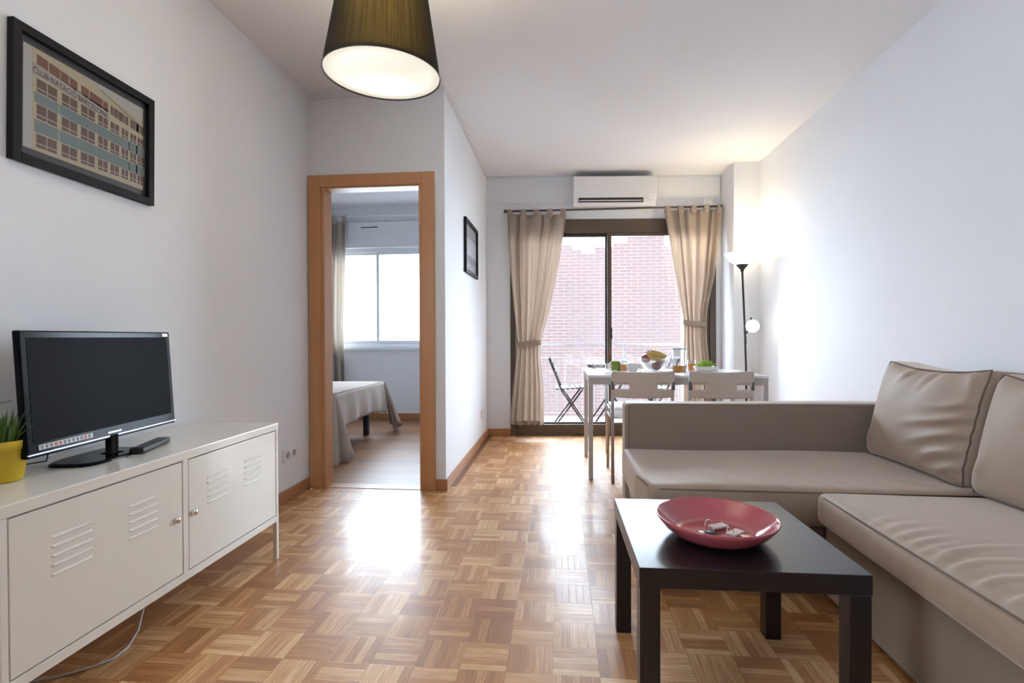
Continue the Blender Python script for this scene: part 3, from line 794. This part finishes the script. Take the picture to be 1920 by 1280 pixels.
for x, y, z in tv_:
    u = .065 + (x-x0_)/(x1_-x0_)*.585; vv = .235 + .10*u/.65 - y*.095*(1-.3*u)
    tvs.append(UV(u, vv, 5))
pr.add(tvs, tf_, 5)
pq(.06, .66, .135, .255, .30, .385, 2, 7)
pr.add([UV(.58, .06, 4), UV(.585, .055, 4), UV(1, .245, 4), UV(1, .255, 4)], [(0,3,2,1)], 5)
obj('print', pr, ['p_sky', 'p_cream', 'p_brown', 'p_red', 'p_blue', 'p_ink', 'p_line', 'p_line'], pic)

pic2 = thing('framed_print', 'small black framed grey seascape print on the wall by the balcony curtains', 'picture', (XB+.002, 4.33, 1.76))
a, b_, c0, c1 = 4.035, 4.62, 1.545, 1.985
fr = MB().box(XB+.001, XB+.022, a, a+.03, c0, c1).box(XB+.001, XB+.022, b_-.03, b_, c0, c1).box(XB+.001, XB+.022, a+.03, b_-.03, c0, c0+.03).box(XB+.001, XB+.022, a+.03, b_-.03, c1-.03, c1)
obj('frame', fr, 'frame_black', pic2, bevel=.002)
p2 = MB(); zs = [c0+.03, c0+.10, c0+.16, c0+.185, c0+.30, c1-.03]; ms = [1, 2, 0, 0, 1]
for k in range(5): p2.box(XB+.002, XB+.006, a+.03, b_-.03, zs[k], zs[k+1], ms[k])
for k in range(7): p2.box(XB+.006, XB+.0065, a+.05+.06*k, a+.13+.06*k, c0+.05+.012*(k % 3), c0+.056+.012*(k % 3), 0)
obj('print', p2, ['g1', 'g2', 'g3'], pic2)

# ------------------------------------------------------------------ sockets, door stop
so = thing('wall_socket', 'white double wall socket low on the left wall beyond the cabinet', 'socket', (XL, 3.10, .285))
obj('socket_plate', MB().box(XL, XL+.010, 3.02, 3.185, .25, .325), 'socket', so, bevel=.003)
for y in (3.062, 3.143):
    obj('socket_insert', MB().lathe([(.026, .004), (.026, .0005), (.0, .0005)], 20, (XL+.010, y, .288), axis=(1, 0, 0)), 'socket', so)
    obj('socket_hole', MB().lathe([(.019, .0008), (0, .0008)], 20, (XL+.010, y, .288), axis=(1, 0, 0)), 'hole', so)
tag(obj('wall_socket', MB().box(XB, XB+.009, 4.86, 5.03, .245, .318).box(XB+.009, XB+.011, 4.88, 4.94, .26, .303).box(XB+.009, XB+.011, 4.95, 5.01, .26, .303), 'socket', bevel=.003), 'white wall socket low on the partition wall near the balcony', 'socket')
tag(obj('door_stop', MB().lathe([(0, .012), (.012, .012), (.014, .006), (.014, 0)], 16, (-1.685, 3.31, 0)), 'chrome'), 'tiny metal door stop on the floor by the wooden door frame', 'door stop')

# ------------------------------------------------------------------ pendant lamp
PX, PYY, PZ = -.634, 1.793, 1.96
pl = thing('pendant_lamp', 'dark conical fabric pendant lamp glowing inside, hanging from the ceiling', 'lamp', (PX, PYY, PZ))
RH, R1, R2 = .29, .205, .155
obj('shade', MB().lathe([(R1, 0), (R2, RH)], 96, (PX, PYY, PZ)), 'shade', pl)
obj('shade_lining', MB().lathe([(R1-.003, .002), (R2-.003, RH-.001)], 96, (PX, PYY, PZ)), cloth_material('shade_lining_cloth', (.8, .78, .7), (.7, .62, .42), .35), pl)
obj('rim', MB().tube(ring((PX, PYY, PZ), R1, 72), .0022, 6, closed=True), 'black', pl)
obj('rim', MB().tube(ring((PX, PYY, PZ+RH), R2, 72), .0022, 6, closed=True), 'black', pl)
obj('diffuser', MB().lathe([(0, .0), (R1-.004, .0), (R1-.004, .004), (0, .004)], 72, (PX, PYY, PZ+.004)), 'glow_opal', pl)
obj('lamp_cord', MB().tube([(PX, PYY, PZ+RH-.08), (PX, PYY, H-.03)], .003, 8).lathe([(0, -.06), (.02, -.06), (.02, 0), (0, 0)], 16, (PX, PYY, PZ+RH-.05)), 'black', pl)
obj('ceiling_rose', MB().lathe([(0.045, 0), (.04, -.02), (.01, -.03), (0, -.03)], 24, (PX, PYY, H)), 'black', pl)
pl.rotation_euler = (.03, .03, 0)
light('pendant_bulb', (PX, PYY, PZ+.20), 20, (1.0, .86, .58), pl, .05)

# ------------------------------------------------------------------ air conditioner
ac = thing('air_conditioner', 'white split air conditioner high on the far wall above the balcony door', 'air conditioner', FW(.535, 0, 2.32))
def acf(x, y, z): return FW(x, y, z)
x0, x1 = .125, .945
prof = [(0, 2.625), (.17, 2.625), (.195, 2.605), (.20, 2.44), (.195, 2.425), (.17, 2.36), (.14, 2.335), (0, 2.325)]
n = len(prof); v = [FW(x, y, z) for x in (x0, x1) for y, z in prof]
obj('housing', MB().add(v, [(i, (i+1) % n, n+(i+1) % n, n+i) for i in range(n)] + [list(range(n))[::-1], [n+i for i in range(n)]]), 'acw', ac, bevel=.004)
obj('front_panel', far(MB().box(x0+.002, x1-.002, .195, .207, 2.432, 2.612)), 'acw', ac, bevel=.004)
obj('outlet', far(MB().box(x0+.05, x1-.13, .165, .191, 2.355, 2.405)), 'acd', ac)
obj('louvre', far(MB().box(x0+.06, x1-.14, .185, .198, 2.372, 2.380).box(x0+.05, x1-.13, .16, .20, 2.345, 2.356)), 'acw', ac)
obj('display', far(MB().box(x1-.08, x1-.03, .190, .196, 2.385, 2.415)), 'pvc', ac)

# ------------------------------------------------------------------ curtain rod and curtains
RZL, RZR = 2.298, 2.335
rz_at = lambda x: RZL + (RZR-RZL)*(x+.55)/2.15
rod = thing('curtain_rod', 'thin dark curtain rod across the balcony door under the air conditioner', 'curtain rod', FW(.5, .1, 2.3))
obj('rod', MB().tube([FW(-.55, .10, rz_at(-.55)), FW(1.60, .10, rz_at(1.6))], .0095, 12), 'rod', rod)
for x in (-.56, 1.605):
    obj('finial', MB().ball(FW(x, .10, rz_at(x)), .019, 12), 'rod', rod)
for x in (-.53, 1.575):
    obj('bracket', MB().tube([FW(x, 0, rz_at(x)-.02), FW(x, .10, rz_at(x)-.02), FW(x, .10, rz_at(x))], .006, 6).lathe([(.02, 0), (.02, .006), (0, .006)], 12, FW(x, .0, rz_at(x)-.02), axis=(0, -1, 0)), 'pvc' if x > 1 else 'rod', rod)
def interp(tab, z):
    for (a, b) in zip(tab, tab[1:]):
        if a[0] >= z >= b[0]:
            t = (a[0]-z)/(a[0]-b[0]); t2 = t
            return [a[i]+(b[i]-a[i])*t2 for i in range(1, len(a))]
    return list(tab[-1][1:]) if z < tab[-1][0] else list(tab[0][1:])
def curtain(label, tab, pleats, seed, tie_z, wallfn, matname, name='curtain', dy0=.095, tabs=5, rodz=None, group='pair of tied-back curtains at the balcony door'):
    ztop, zbot = tab[0][0], tab[-1][0]
    xa, xb = tab[0][1], tab[0][2]
    t = thing(name, label, 'curtain', wallfn((xa+xb)/2, dy0, zbot), 0, group)
    rnd = random.Random(seed); ph = [rnd.uniform(0, 6) for _ in range(6)]
    def pos(s, v):
        z = ztop + (zbot-ztop)*v
        l, r, amp = interp(tab, z)
        warp = s + .035*math.sin(2*PI*s*2+ph[0]) + .02*math.sin(2*PI*s*3+ph[1]+v*1.5)
        warp = min(1, max(0, warp)) if 0 < s < 1 else s
        x = l + (r-l)*warp
        wob = math.sin(2*PI*pleats*s + ph[2] + .6*math.sin(3*v+ph[3])) + .35*math.sin(2*PI*pleats*2.1*s+ph[4]+v)
        return wallfn(x, dy0 + amp*wob, z)
    NU, NV = 120, 60
    obj('fabric', MB().grid(pos, NU, NV), matname, t, solid=.0015)
    hem = MB().grid(lambda s, v: tuple(Vector(pos(s, 1-.018*v))+Vector((0, -.0022, 0))), NU, 1)
    obj('hem', hem, matname, t, solid=.001)
    if rodz:
        for k in range(tabs):
            x = xa + .03 + (xb-xa-.06)*k/(tabs-1); zz = rodz(x)
            m = MB()
            def tab_fn(s, v, x=x, zz=zz):
                a = -PI*.5 + v*PI*2; r = .0135
                dx = (s-.5)*.056
                if v < .25: q = v/.25; y, z = dy0+.012, ztop-.03+(zz-ztop+.03)*q
                elif v < .75: q = (v-.25)/.5*PI; y, z = dy0+.005+r*math.cos(q), zz+r*math.sin(q)
                else: q = (v-.75)/.25; y, z = dy0-.010, zz+(ztop-.03-zz)*q
                return wallfn(x+dx, y+.004 if v < .25 else y+.004, z)
            m.grid(tab_fn, 3, 24)
            obj('tab', m, matname, t, solid=.0015)
    if tie_z:
        l, r, amp = interp(tab, tie_z); A = amp+.012
        pts = []
        def band(s, v):
            a = 2*PI*s; cx_, rx = (l+r)/2, (r-l)/2+.008
            return wallfn(cx_+rx*math.cos(a), dy0 + A*math.sin(a), tie_z + .028 - .056*v - .022*(math.cos(a))*(-1 if seed == 2 else 1)*-1*.7)
        obj('tie_back', MB().grid(band, 40, 3, closed_u=True), matname, t, solid=.003)
    return t
curtain('beige tab-top curtain left of the balcony door, tied back', [(2.262, -.545, .052, .020), (2.0, -.535, .015, .022), (1.6, -.505, -.055, .026), (1.25, -.475, -.13, .028), (.975, -.446, -.214, .026), (.8, -.46, -.21, .028), (.5, -.495, -.185, .03), (.128, -.53, -.178, .03)],
        5, 1, .955, FW, 'curtain', rodz=rz_at)
curtain('beige tab-top curtain right of the balcony door, tied back', [(2.298, 1.04, 1.625, .020), (2.0, 1.09, 1.585, .022), (1.6, 1.155, 1.53, .026), (1.3, 1.21, 1.465, .028), (1.15, 1.232, 1.455, .026), (1.0, 1.23, 1.46, .027), (.6, 1.23, 1.50, .03), (.128, 1.22, 1.52, .03)],
        5, 2, 1.15, FW, 'curtain', rodz=rz_at)
BW = lambda x, dy, z: (x, 6.3-dy, z)
curtain('pale beige curtain hanging at the left of the bedroom window', [(2.46, -3.10, -2.655, .022), (1.9, -3.10, -2.68, .024), (1.2, -3.10, -2.70, .026), (.40, -3.10, -2.675, .03)],
        6, 3, None, BW, 'curtain_bed', dy0=.12, tabs=4, rodz=lambda x: 2.53, group=None)
rod2 = tag(obj('curtain_rod', MB().tube([(-3.4, 6.18, 2.53), (-1.0, 6.18, 2.53)], .009, 10), 'pvc'), 'thin white curtain rod above the bedroom window', 'curtain rod')

# ------------------------------------------------------------------ bed in the bedroom
bd = thing('bed', 'bed with a beige bedspread seen through the doorway', 'bed', (-3.2, 4.9, 0))
BXF, B0, B1, BZT = -1.90, 4.14, 5.33, .55
obj('mattress', MB().soft(-3.9, BXF-.02, B0+.02, B1-.02, .33, BZT-.012, .04, (8, 6, 4)), 'pillow', bd)
obj('bed_base', MB().box(-3.9, BXF-.06, B0+.04, B1-.04, .25, .33), 'navy', bd)
for x, y in ((BXF-.14, B0+.28), (BXF-.14, B1-.12), (-3.8, B0+.12), (-3.8, B1-.12)):
    obj('leg', MB().box(x-.025, x+.025, y-.025, y+.025, 0, .25), 'navy', bd)
sp_ = MB()
# top with draped near side, foot side and trailing corners
def top_fn(s, v): 
    return (-3.9+(BXF+3.9)*s, B0+(B1-B0)*v, BZT+.004*math.sin(9*s)*math.sin(7*v))
sp_.grid(top_fn, 30, 20)
def foot_fn(s, v):
    y = B0+(B1-B0)*s; drop = .27+.06*abs(2*s-1)**2.0
    return (BXF+.012+.022*math.sin(v*2)+.012*math.sin(26*s)*v, y, BZT-drop*v)
sp_.grid(foot_fn, 40, 10)
def near_fn(s, v):
    x = -3.9+(BXF+3.9)*s; drop = .42+.08*(s)**8
    return (x, B0-.012-.03*math.sin(v*2)+.012*math.sin(20*s+1)*v, BZT-drop*v)
sp_.grid(near_fn, 50, 10)
def corner(y, sg, dz):
    def fn(s, v):
        a = -PI/2*s*sg + (0 if sg > 0 else 0)
        # hangs as a folded cone from the mattress corner down to the floor
        r = .02+.17*v*(1+.35*math.sin(4*PI*s))
        ang = (PI/2*s)*sg
        return (BXF+.006+r*math.cos(ang)*.75, y - sg*0 + r*math.sin(-ang)*1.0, BZT-dz*v*(1-.12*math.cos(2*PI*s)))
    return fn
sp_.grid(corner(B0, 1, .56), 20, 10); sp_.grid(corner(B1, -1, .50), 20, 10)
obj('bedspread', sp_, 'bedlinen', bd, solid=.004)
tag(obj('bed_pillow', MB().soft(-3.35, -2.66, 4.75, 5.2, BZT+.002, BZT+.11, .04, (10, 8, 4), (0, 0, .02)), 'pillow'), 'white pillow lying at the head of the bed', 'pillow')

# ------------------------------------------------------------------ floor lamp
fl = thing('floor_lamp', 'tall black uplighter floor lamp with a small reading globe in the far corner', 'lamp', (1.665, 4.88, 0))
lx, ly = 1.648, 4.88
obj('base', MB().lathe([(0, 0), (.12, 0), (.125, .01), (.11, .022), (.02, .03), (.0, .03)], 32, (lx+.04, ly, 0)), 'lampblack', fl)
obj('pole', MB().tube([(lx+.04, ly, .02), (lx+.034, ly, .7), (lx+.02, ly, 1.15), (lx, ly, 1.63)], .0095, 10), 'lampblack', fl)
obj('shade_holder', MB().lathe([(.0, -.045), (.012, -.045), (.016, -.025), (.045, .01), (.055, .022), (.0, .022)], 24, (lx, ly, 1.655)), 'lampblack', fl)
obj('bowl_shade', MB().lathe([(.03, 0), (.075, .018), (.118, .052), (.148, .105), (.151, .112), (.147, .110), (.112, .056), (.07, .024), (.03, .006)], 40, (lx, ly, 1.668)), 'opal', fl)
gx, gy, gz = lx+.045, ly-.13, 1.112
obj('reading_arm', MB().tube([(lx+.018, ly-.01, 1.03), (lx+.055, ly-.035, 1.10), (lx+.062, ly-.05, 1.19), (lx+.05, ly-.07, 1.17), (gx, gy+.04, gz+.03)], .007, 8), 'lampblack', fl)
obj('globe_shade', MB().ball((gx, gy, gz), .057, 24), 'opal_globe', fl)
obj('switch', MB().box(lx+.012, lx+.030, ly-.028, ly-.008, .95, 1.02), 'lampblack', fl, bevel=.004)
light('uplight_bulb', (lx, ly, 1.80), 4.5, (1.0, .84, .58), fl, .06)
light('reading_bulb', (gx-.0, gy-.08, gz), .3, (1.0, .85, .6), fl, .05)

# ------------------------------------------------------------------ dining table and chairs
TX0, TX1, TY0, TY1, TZ = .19, 1.435, 3.715, 4.455, .748
dt = thing('dining_table', 'white rectangular dining table laid for breakfast behind the sofa', 'table', ((TX0+TX1)/2, (TY0+TY1)/2, 0))
obj('table_top', MB().box(TX0, TX1, TY0, TY1, TZ-.018, TZ), 'table_white', dt, bevel=.003)
ap = MB().box(TX0+.03, TX1-.03, TY0+.008, TY0+.028, TZ-.068, TZ-.018).box(TX0+.03, TX1-.03, TY1-.028, TY1-.008, TZ-.068, TZ-.018)
ap.box(TX0+.008, TX0+.028, TY0+.03, TY1-.03, TZ-.068, TZ-.018).box(TX1-.028, TX1-.008, TY0+.03, TY1-.03, TZ-.068, TZ-.018)
obj('apron', ap, 'table_steel', dt, bevel=.002)
for x in (TX0+.003, TX1-.035):
    for y in (TY0+.003, TY1-.035):
        obj('leg', MB().box(x, x+.032, y, y+.032, 0, TZ-.018), 'table_steel', dt, bevel=.003)
def make_chair(label):
    t = thing('dining_chair', label, 'chair', (.560, 3.86, 0), 0, 'white chairs at the dining table')
    w = .204
    for s_ in (-1, 1):
        obj('leg', MB().tube([(s_*w, -.225, 0), (s_*w, -.20, .42), (s_*w, -.205, .50), (s_*w, -.245, .77)], .0115, 10), 'steel', t, local=True)
        obj('leg', MB().tube([(s_*(w-.005), .225, 0), (s_*(w-.008), .20, .42), (s_*(w-.03), .16, .435)], .0105, 10), 'steel', t, local=True)
        obj('side_rail', MB().tube([(s_*w, -.20, .435), (s_*w, .19, .435)], .008, 8), 'steel', t, local=True)
        obj('back_clip', MB().box(s_*w-.012, s_*w+.012, -.25, -.222, .655, .715), 'grey', t, local=True, bevel=.003)
    def seatf(s_, v):
        x = (s_-.5)*.40*(1-.06*v); y = -.19+.39*v
        return (x, y, .452-.012*math.sin(PI*s_)*math.sin(PI*v)-.03*max(0, v-.88)/.12)
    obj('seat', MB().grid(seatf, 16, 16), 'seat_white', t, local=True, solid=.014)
    def bk(s_, v):
        a = (s_-.5)*2; x = a*.210; y = -.243-.022*(1-a*a)+.01*(v-.5)
        z = .598 + .18*v; 
        z += (.010*a*a if v > .5 else .007*a*a)
        return (x, y - .02*(v-.5), z)
    hole = lambda s_, v: (.36 < v < .56) and (.05 < s_ < .27 or .73 < s_ < .95)
    obj('backrest', MB().grid(bk, 44, 18, skip=hole), 'chair_shaded', t, local=True, solid=.009)
    return t
ch = make_chair('white slotted-back dining chair at the left of the table, its seat visible')
dup(ch, (1.085, 3.86, 0), 0, 'white slotted-back dining chair right of the first, mostly hidden by the armrest')
dup(ch, (.60, 4.335, 0), PI, 'white dining chair on the window side of the dining table')

# things on the table
def lathe_obj(name, prof, c, m, parent=None, n=32): return obj(name, MB().lathe(prof, n, c), m, parent)
def handle(c, h, ang, r=.022):
    dx, dy = math.cos(ang), math.sin(ang)
    return [(c[0]+dx*(h[0]+r*math.sin(a)), c[1]+dy*(h[0]+r*math.sin(a)), c[2]+h[1]+r*1.15*math.cos(a)) for a in [PI*k/10 for k in range(11)]]
Z = TZ+.0005
def PT(x, y): return (x, y, Z)
# green mug
c = PT(.42, 4.03); t = thing('mug', 'green mug at the left of the breakfast things', 'mug', c)
obj('mug_body', MB().lathe([(0, 0), (.032, 0), (.036, .01), (.038, .085), (.036, .085), (.034, .012), (0, .01)], 32, c), 'green', t)
obj('mug_handle', MB().tube(handle(c, (.034, .045), PI, .026), .005, 8), 'porcelain', t)
# juice glasses
def tumbler(x, y, label, fill):
    c = PT(x, y); t = thing('juice_glass', label, 'glass', c, 0, 'small juice glasses on the table')
    obj('glass_wall', MB().lathe([(0, .002), (.027, .002), (.030, .008), (.033, .09), (.0315, .09), (.0285, .010), (0, .008)], 28, c), 'glass', t)
    obj('juice', MB().lathe([(0, .010), (.0282, .010), (.0282+.003*fill, .01+.07*fill), (0, .01+.07*fill)], 24, c), 'juice', t)
tumbler(.478, 3.99, 'juice glass beside the green mug', .75)
tumbler(.995, 4.06, 'juice glass right of the jug, before the salad bowl', .8)
# cup on its saucer
def plate(name, x, y, r, label, z=Z, m='porcelain'):
    c = (x, y, z); return tag(obj(name, MB().lathe([(0, .004), (r*.55, .004), (r*.68, .008), (r, .017), (r, .019), (r*.66, .011), (r*.5, .007), (0, .007)][::1], 40, c).lathe([(0, 0), (r*.5, 0), (r*.6, .004), (r, .017)], 40, c), m), label, 'plate')
plate('saucer', .520, 3.865, .078, 'white saucer under the coffee cup behind the first chair')
c = (.525, 3.865, Z+.0085); t = thing('coffee_cup', 'white coffee cup standing on a saucer', 'cup', c)
obj('cup_body', MB().lathe([(0, 0), (.024, 0), (.028, .006), (.042, .035), (.046, .066), (.044, .066), (.040, .036), (.024, .008), (0, .006)], 36, c), 'porcelain', t)
obj('cup_handle', MB().tube(handle(c, (.040, .040), -.15, .018), .004, 8), 'porcelain', t)
plate('dessert_plate', .685, 3.84, .085, 'pale plate in front of the glass fruit bowl')
# glass fruit bowl
c = PT(.705, 4.04); 
tag(obj('fruit_bowl', MB().lathe([(0, 0), (.04, 0), (.042, .008), (.075, .035), (.102, .085), (.106, .11), (.103, .11), (.098, .086), (.07, .04), (.035, .012), (0, .012)], 40, c), 'glass'), 'round clear glass bowl full of fruit at the middle of the table', 'bowl')
def apple(dx, dy, dz, r, label):
    t = tag(obj('apple', MB().ball((c[0]+dx, c[1]+dy, c[2]+dz), r, 18, sc=(1, 1, .92)), 'apple'), label, 'apple', 'dark red apples in the fruit bowl')
    obj('stem', MB().tube([(c[0]+dx, c[1]+dy, c[2]+dz+r*.85), (c[0]+dx+.004, c[1]+dy, c[2]+dz+r*1.25)], .0015, 5), 'black', t)
apple(-.058, -.005, .105, .038, 'dark red apple at the left rim of the fruit bowl')
apple(.018, -.028, .050, .038, 'dark red apple at the bottom of the fruit bowl')
apple(.055, .03, .085, .036, 'apple under the bananas at the right of the fruit bowl')
def banana(pts, label):
    n = 14; P_ = [Vector(p) for p in pts]; cur = []
    for i in range(n+1):
        t_ = i/n; cur.append(P_[0]*(1-t_)**2 + P_[1]*2*t_*(1-t_) + P_[2]*t_*t_)
    rr = [.006+.0125*math.sin(PI*min(1, max(0, (i/n)*.92+.06)))**.6 for i in range(n+1)]
    o = tag(obj('banana', MB().tube([(c[0]+p.x, c[1]+p.y, c[2]+p.z) for p in cur], rr, 8), 'banana'), label, 'banana', 'bananas in the fruit bowl')
    e = cur[0]; d_ = (cur[0]-cur[1]).normalized()*.018
    obj('stalk', MB().tube([(c[0]+e.x, c[1]+e.y, c[2]+e.z), (c[0]+e.x+d_.x, c[1]+e.y+d_.y, c[2]+e.z+d_.z)], .004, 6), 'black', o)
banana([(-.045, -.02, .145), (-.01, -.055, .085), (.085, -.035, .105)], 'banana lying lowest across the fruit bowl')
banana([(-.030, -.01, .155), (.01, -.035, .115), (.095, -.01, .125)], 'middle one of the stacked bananas in the fruit bowl')
banana([(-.005, .01, .160), (.04, -.0, .14), (.10, .02, .120)], 'topmost banana in the fruit bowl')
# jug
c = PT(.850, 3.82); t = thing('juice_jug', 'tall clear jug with a pale lid holding some orange juice', 'jug', c)
obj('jug_body', MB().lathe([(0, .003), (.045, .003), (.048, .01), (.052, .185), (.050, .185), (.046, .012), (0, .010)], 36, c), 'glass', t)
obj('juice', MB().lathe([(0, .012), (.0455, .012), (.0465, .062), (0, .062)], 32, c), 'juice', t)
obj('lid', MB().lathe([(0, .178), (.049, .178), (.054, .185), (.055, .192), (0, .194)], 36, c).box(c[0]+.04, c[0]+.066, c[1]-.012, c[1]+.012, c[2]+.184, c[2]+.192), 'pvc', t)
obj('jug_handle', MB().tube([(c[0]-.05, c[1], c[2]+.17), (c[0]-.08, c[1], c[2]+.165), (c[0]-.085, c[1], c[2]+.10), (c[0]-.078, c[1], c[2]+.05), (c[0]-.047, c[1], c[2]+.04)], .006, 8), 'glass', t)
tag(obj('salt_shaker', MB().lathe([(0, 0), (.014, 0), (.014, .012), (.012, .055), (.0, .055)], 16, PT(.905, 3.865), 0).lathe([(.013, .055), (.0135, .07), (0, .075)], 16, PT(.905, 3.865), 1), ['glass', 'chrome']), 'small glass shaker just right of the juice jug', 'shaker')
# salad bowl on a plate
plate('dinner_plate', 1.045, 3.90, .10, 'white plate under the salad bowl behind the second chair')
c = (1.045, 3.90, Z+.0085); 
tag(obj('salad_bowl', MB().lathe([(0, 0), (.040, 0), (.060, .008), (.075, .048), (.0735, .048), (.056, .012), (0, .008)], 36, c), 'porcelain'), 'white bowl of lettuce standing on a plate', 'bowl')
rnd = random.Random(9); lt = MB()
for k in range(26):
    a0 = rnd.uniform(0, 2*PI); r0 = rnd.uniform(0, .04); bx_, by_ = c[0]+r0*math.cos(a0), c[1]+r0*math.sin(a0); sz = rnd.uniform(.018, .034); tl = rnd.uniform(-.6, .6)
    hz = c[2]+.035+.035*(1-r0/.045)*rnd.random()
    def leaf(s_, v, bx_=bx_, by_=by_, sz=sz, a0=a0, tl=tl, hz=hz):
        x = (s_-.5)*2*sz; y = (v-.5)*2*sz; z = .010*math.sin(9*s_+a0)+.009*math.cos(11*v+a0)+y*tl
        return (bx_+x*math.cos(a0)-y*math.sin(a0), by_+x*math.sin(a0)+y*math.cos(a0), hz+z+.008)
    lt.grid(leaf, 7, 7)
o = tag(obj('lettuce', lt, 'lettuce', solid=.001), 'light green lettuce heaped in the white bowl', 'salad'); o['kind'] = 'stuff'
c = PT(1.135, 3.97); t = thing('tea_cup', 'small white cup with a dark green sprig right of the salad bowl', 'cup', c)
obj('cup_body', MB().lathe([(0, 0), (.022, 0), (.03, .045), (.028, .045), (.02, .005), (0, .005)], 24, c), 'porcelain', t)
obj('sprig', MB().ball((c[0], c[1], c[2]+.058), .020, 10, sc=(1, 1, .8)), 'dgreen', t)

# ------------------------------------------------------------------ balcony
struct('floor_balcony', MB().box(XB, 2.4, 5.56, 6.60, -.12, .0), 'concrete')
rl = thing('balcony_railing', 'thin grey metal railing along the balcony edge', 'railing', (.8, 6.5, 0))
for z, r in ((.925, .014), (.763, .008), (.061, .008)):
    obj('rail', MB().box(XB+.02, 2.35, 6.5-r, 6.5+r, z-r, z+r), 'rail', rl)
for k in range(27):
    x = XB+.06+k*.113
    obj('baluster', MB().box(x-.005, x+.005, 6.495, 6.505, .061, .763), 'rail', rl)
for x in (XB+.03, .78, 2.33):
    obj('post', MB().box(x-.012, x+.012, 6.488, 6.512, 0, .925), 'rail', rl)
def folding_chair(label, loc, rz):
    t = thing('folding_chair', label, 'chair', loc, rz, 'dark folding chairs on the balcony')
    for y in (-.19, .19):
        obj('frame_bar', MB().tube([(-.20, y, .78), (-.06, y, .42), (.22, y, .0)], .009, 8, square=True), 'dark_slat', t, local=True)
        obj('frame_bar', MB().tube([(.18, y*.9, .43), (-.14, y*.9, 0)], .009, 8, square=True), 'dark_slat', t, local=True)
    for k in range(6):
        obj('seat_slat', MB().box(-.13+k*.058, -.088+k*.058, -.2, .2, .425+.003*k, .438+.003*k), 'dark_slat', t, local=True)
    for k in range(2):
        z = .62+k*.10; x = -.20+(.78-z)*.39
        obj('back_slat', MB().box(x-.006, x+.006, -.2, .2, z, z+.055), 'dark_slat', t, local=True)
    return t
fc = folding_chair('dark folding chair at the left of the balcony table', (.06, 6.02, 0), 0)
dup(fc, (1.10, 6.02, 0), PI, 'dark folding chair at the right of the balcony table')
ft = thing('folding_table', 'dark slatted folding table standing on the balcony', 'table', (.58, 6.05, 0))
for k in range(7):
    obj('slat', MB().box(-.29+k*.083, -.226+k*.083, -.25, .25, .695, .712), 'dark_slat', ft, local=True)
obj('frame', MB().box(-.28, .28, -.22, -.20, .675, .695).box(-.28, .28, .20, .22, .675, .695), 'dark_slat', ft, local=True)
for y in (-.21, .21):
    obj('leg', MB().tube([(-.24, y, .0), (.22, y, .68)], .009, square=True), 'dark_slat', ft, local=True)
    obj('leg', MB().tube([(.24, y*.9, .0), (-.22, y*.9, .68)], .009, square=True), 'dark_slat', ft, local=True)

# ------------------------------------------------------------------ the brick building across the courtyard
YB = 11.5
bb = thing('brick_building', 'pale brick building with an uneven roof line facing the balcony', 'building', (1.0, YB, -6))
prof = [(-2.9, 2.9), (-1.6, 2.95), (-.2, 2.98), (-.2, 3.06), (.25, 3.06), (.25, 2.96), (.45, 2.96), (.45, 2.86), (.75, 2.86), (.75, 3.0), (1.15, 3.0), (1.15, 3.08), (1.45, 3.08), (1.45, 3.22), (2.25, 3.22), (2.25, 3.0), (2.45, 2.9), (2.6, 2.2), (2.6, -6), (-2.9, -6)]
n = len(prof)
m = MB().add([(x, YB+d_, z) for d_ in (0, 3) for x, z in prof], [list(range(n)), [n+i for i in range(n)][::-1]] + [(i, n+i, n+(i+1) % n, (i+1) % n) for i in range(n)])
obj('wall', m, 'brick', bb)
struct('ground_light_block', MB().box(-25, 25, 6.7, 45, -6.1, -6), 'concrete')  # unseen ground, added to block world light from below
m = MB().box(-25, 25, 5.57, 5.77, 2.79, 15).box(-25, -4.75, 5.57, 5.77, -6, 2.79).box(2.42, 25, 5.57, 5.77, -6, 2.79).box(-4.75, 2.42, 5.57, 5.77, -6, -.13)
struct('wall_sky_block', m, 'brick')  # unseen own facade, added to keep sky light off the brick opposite
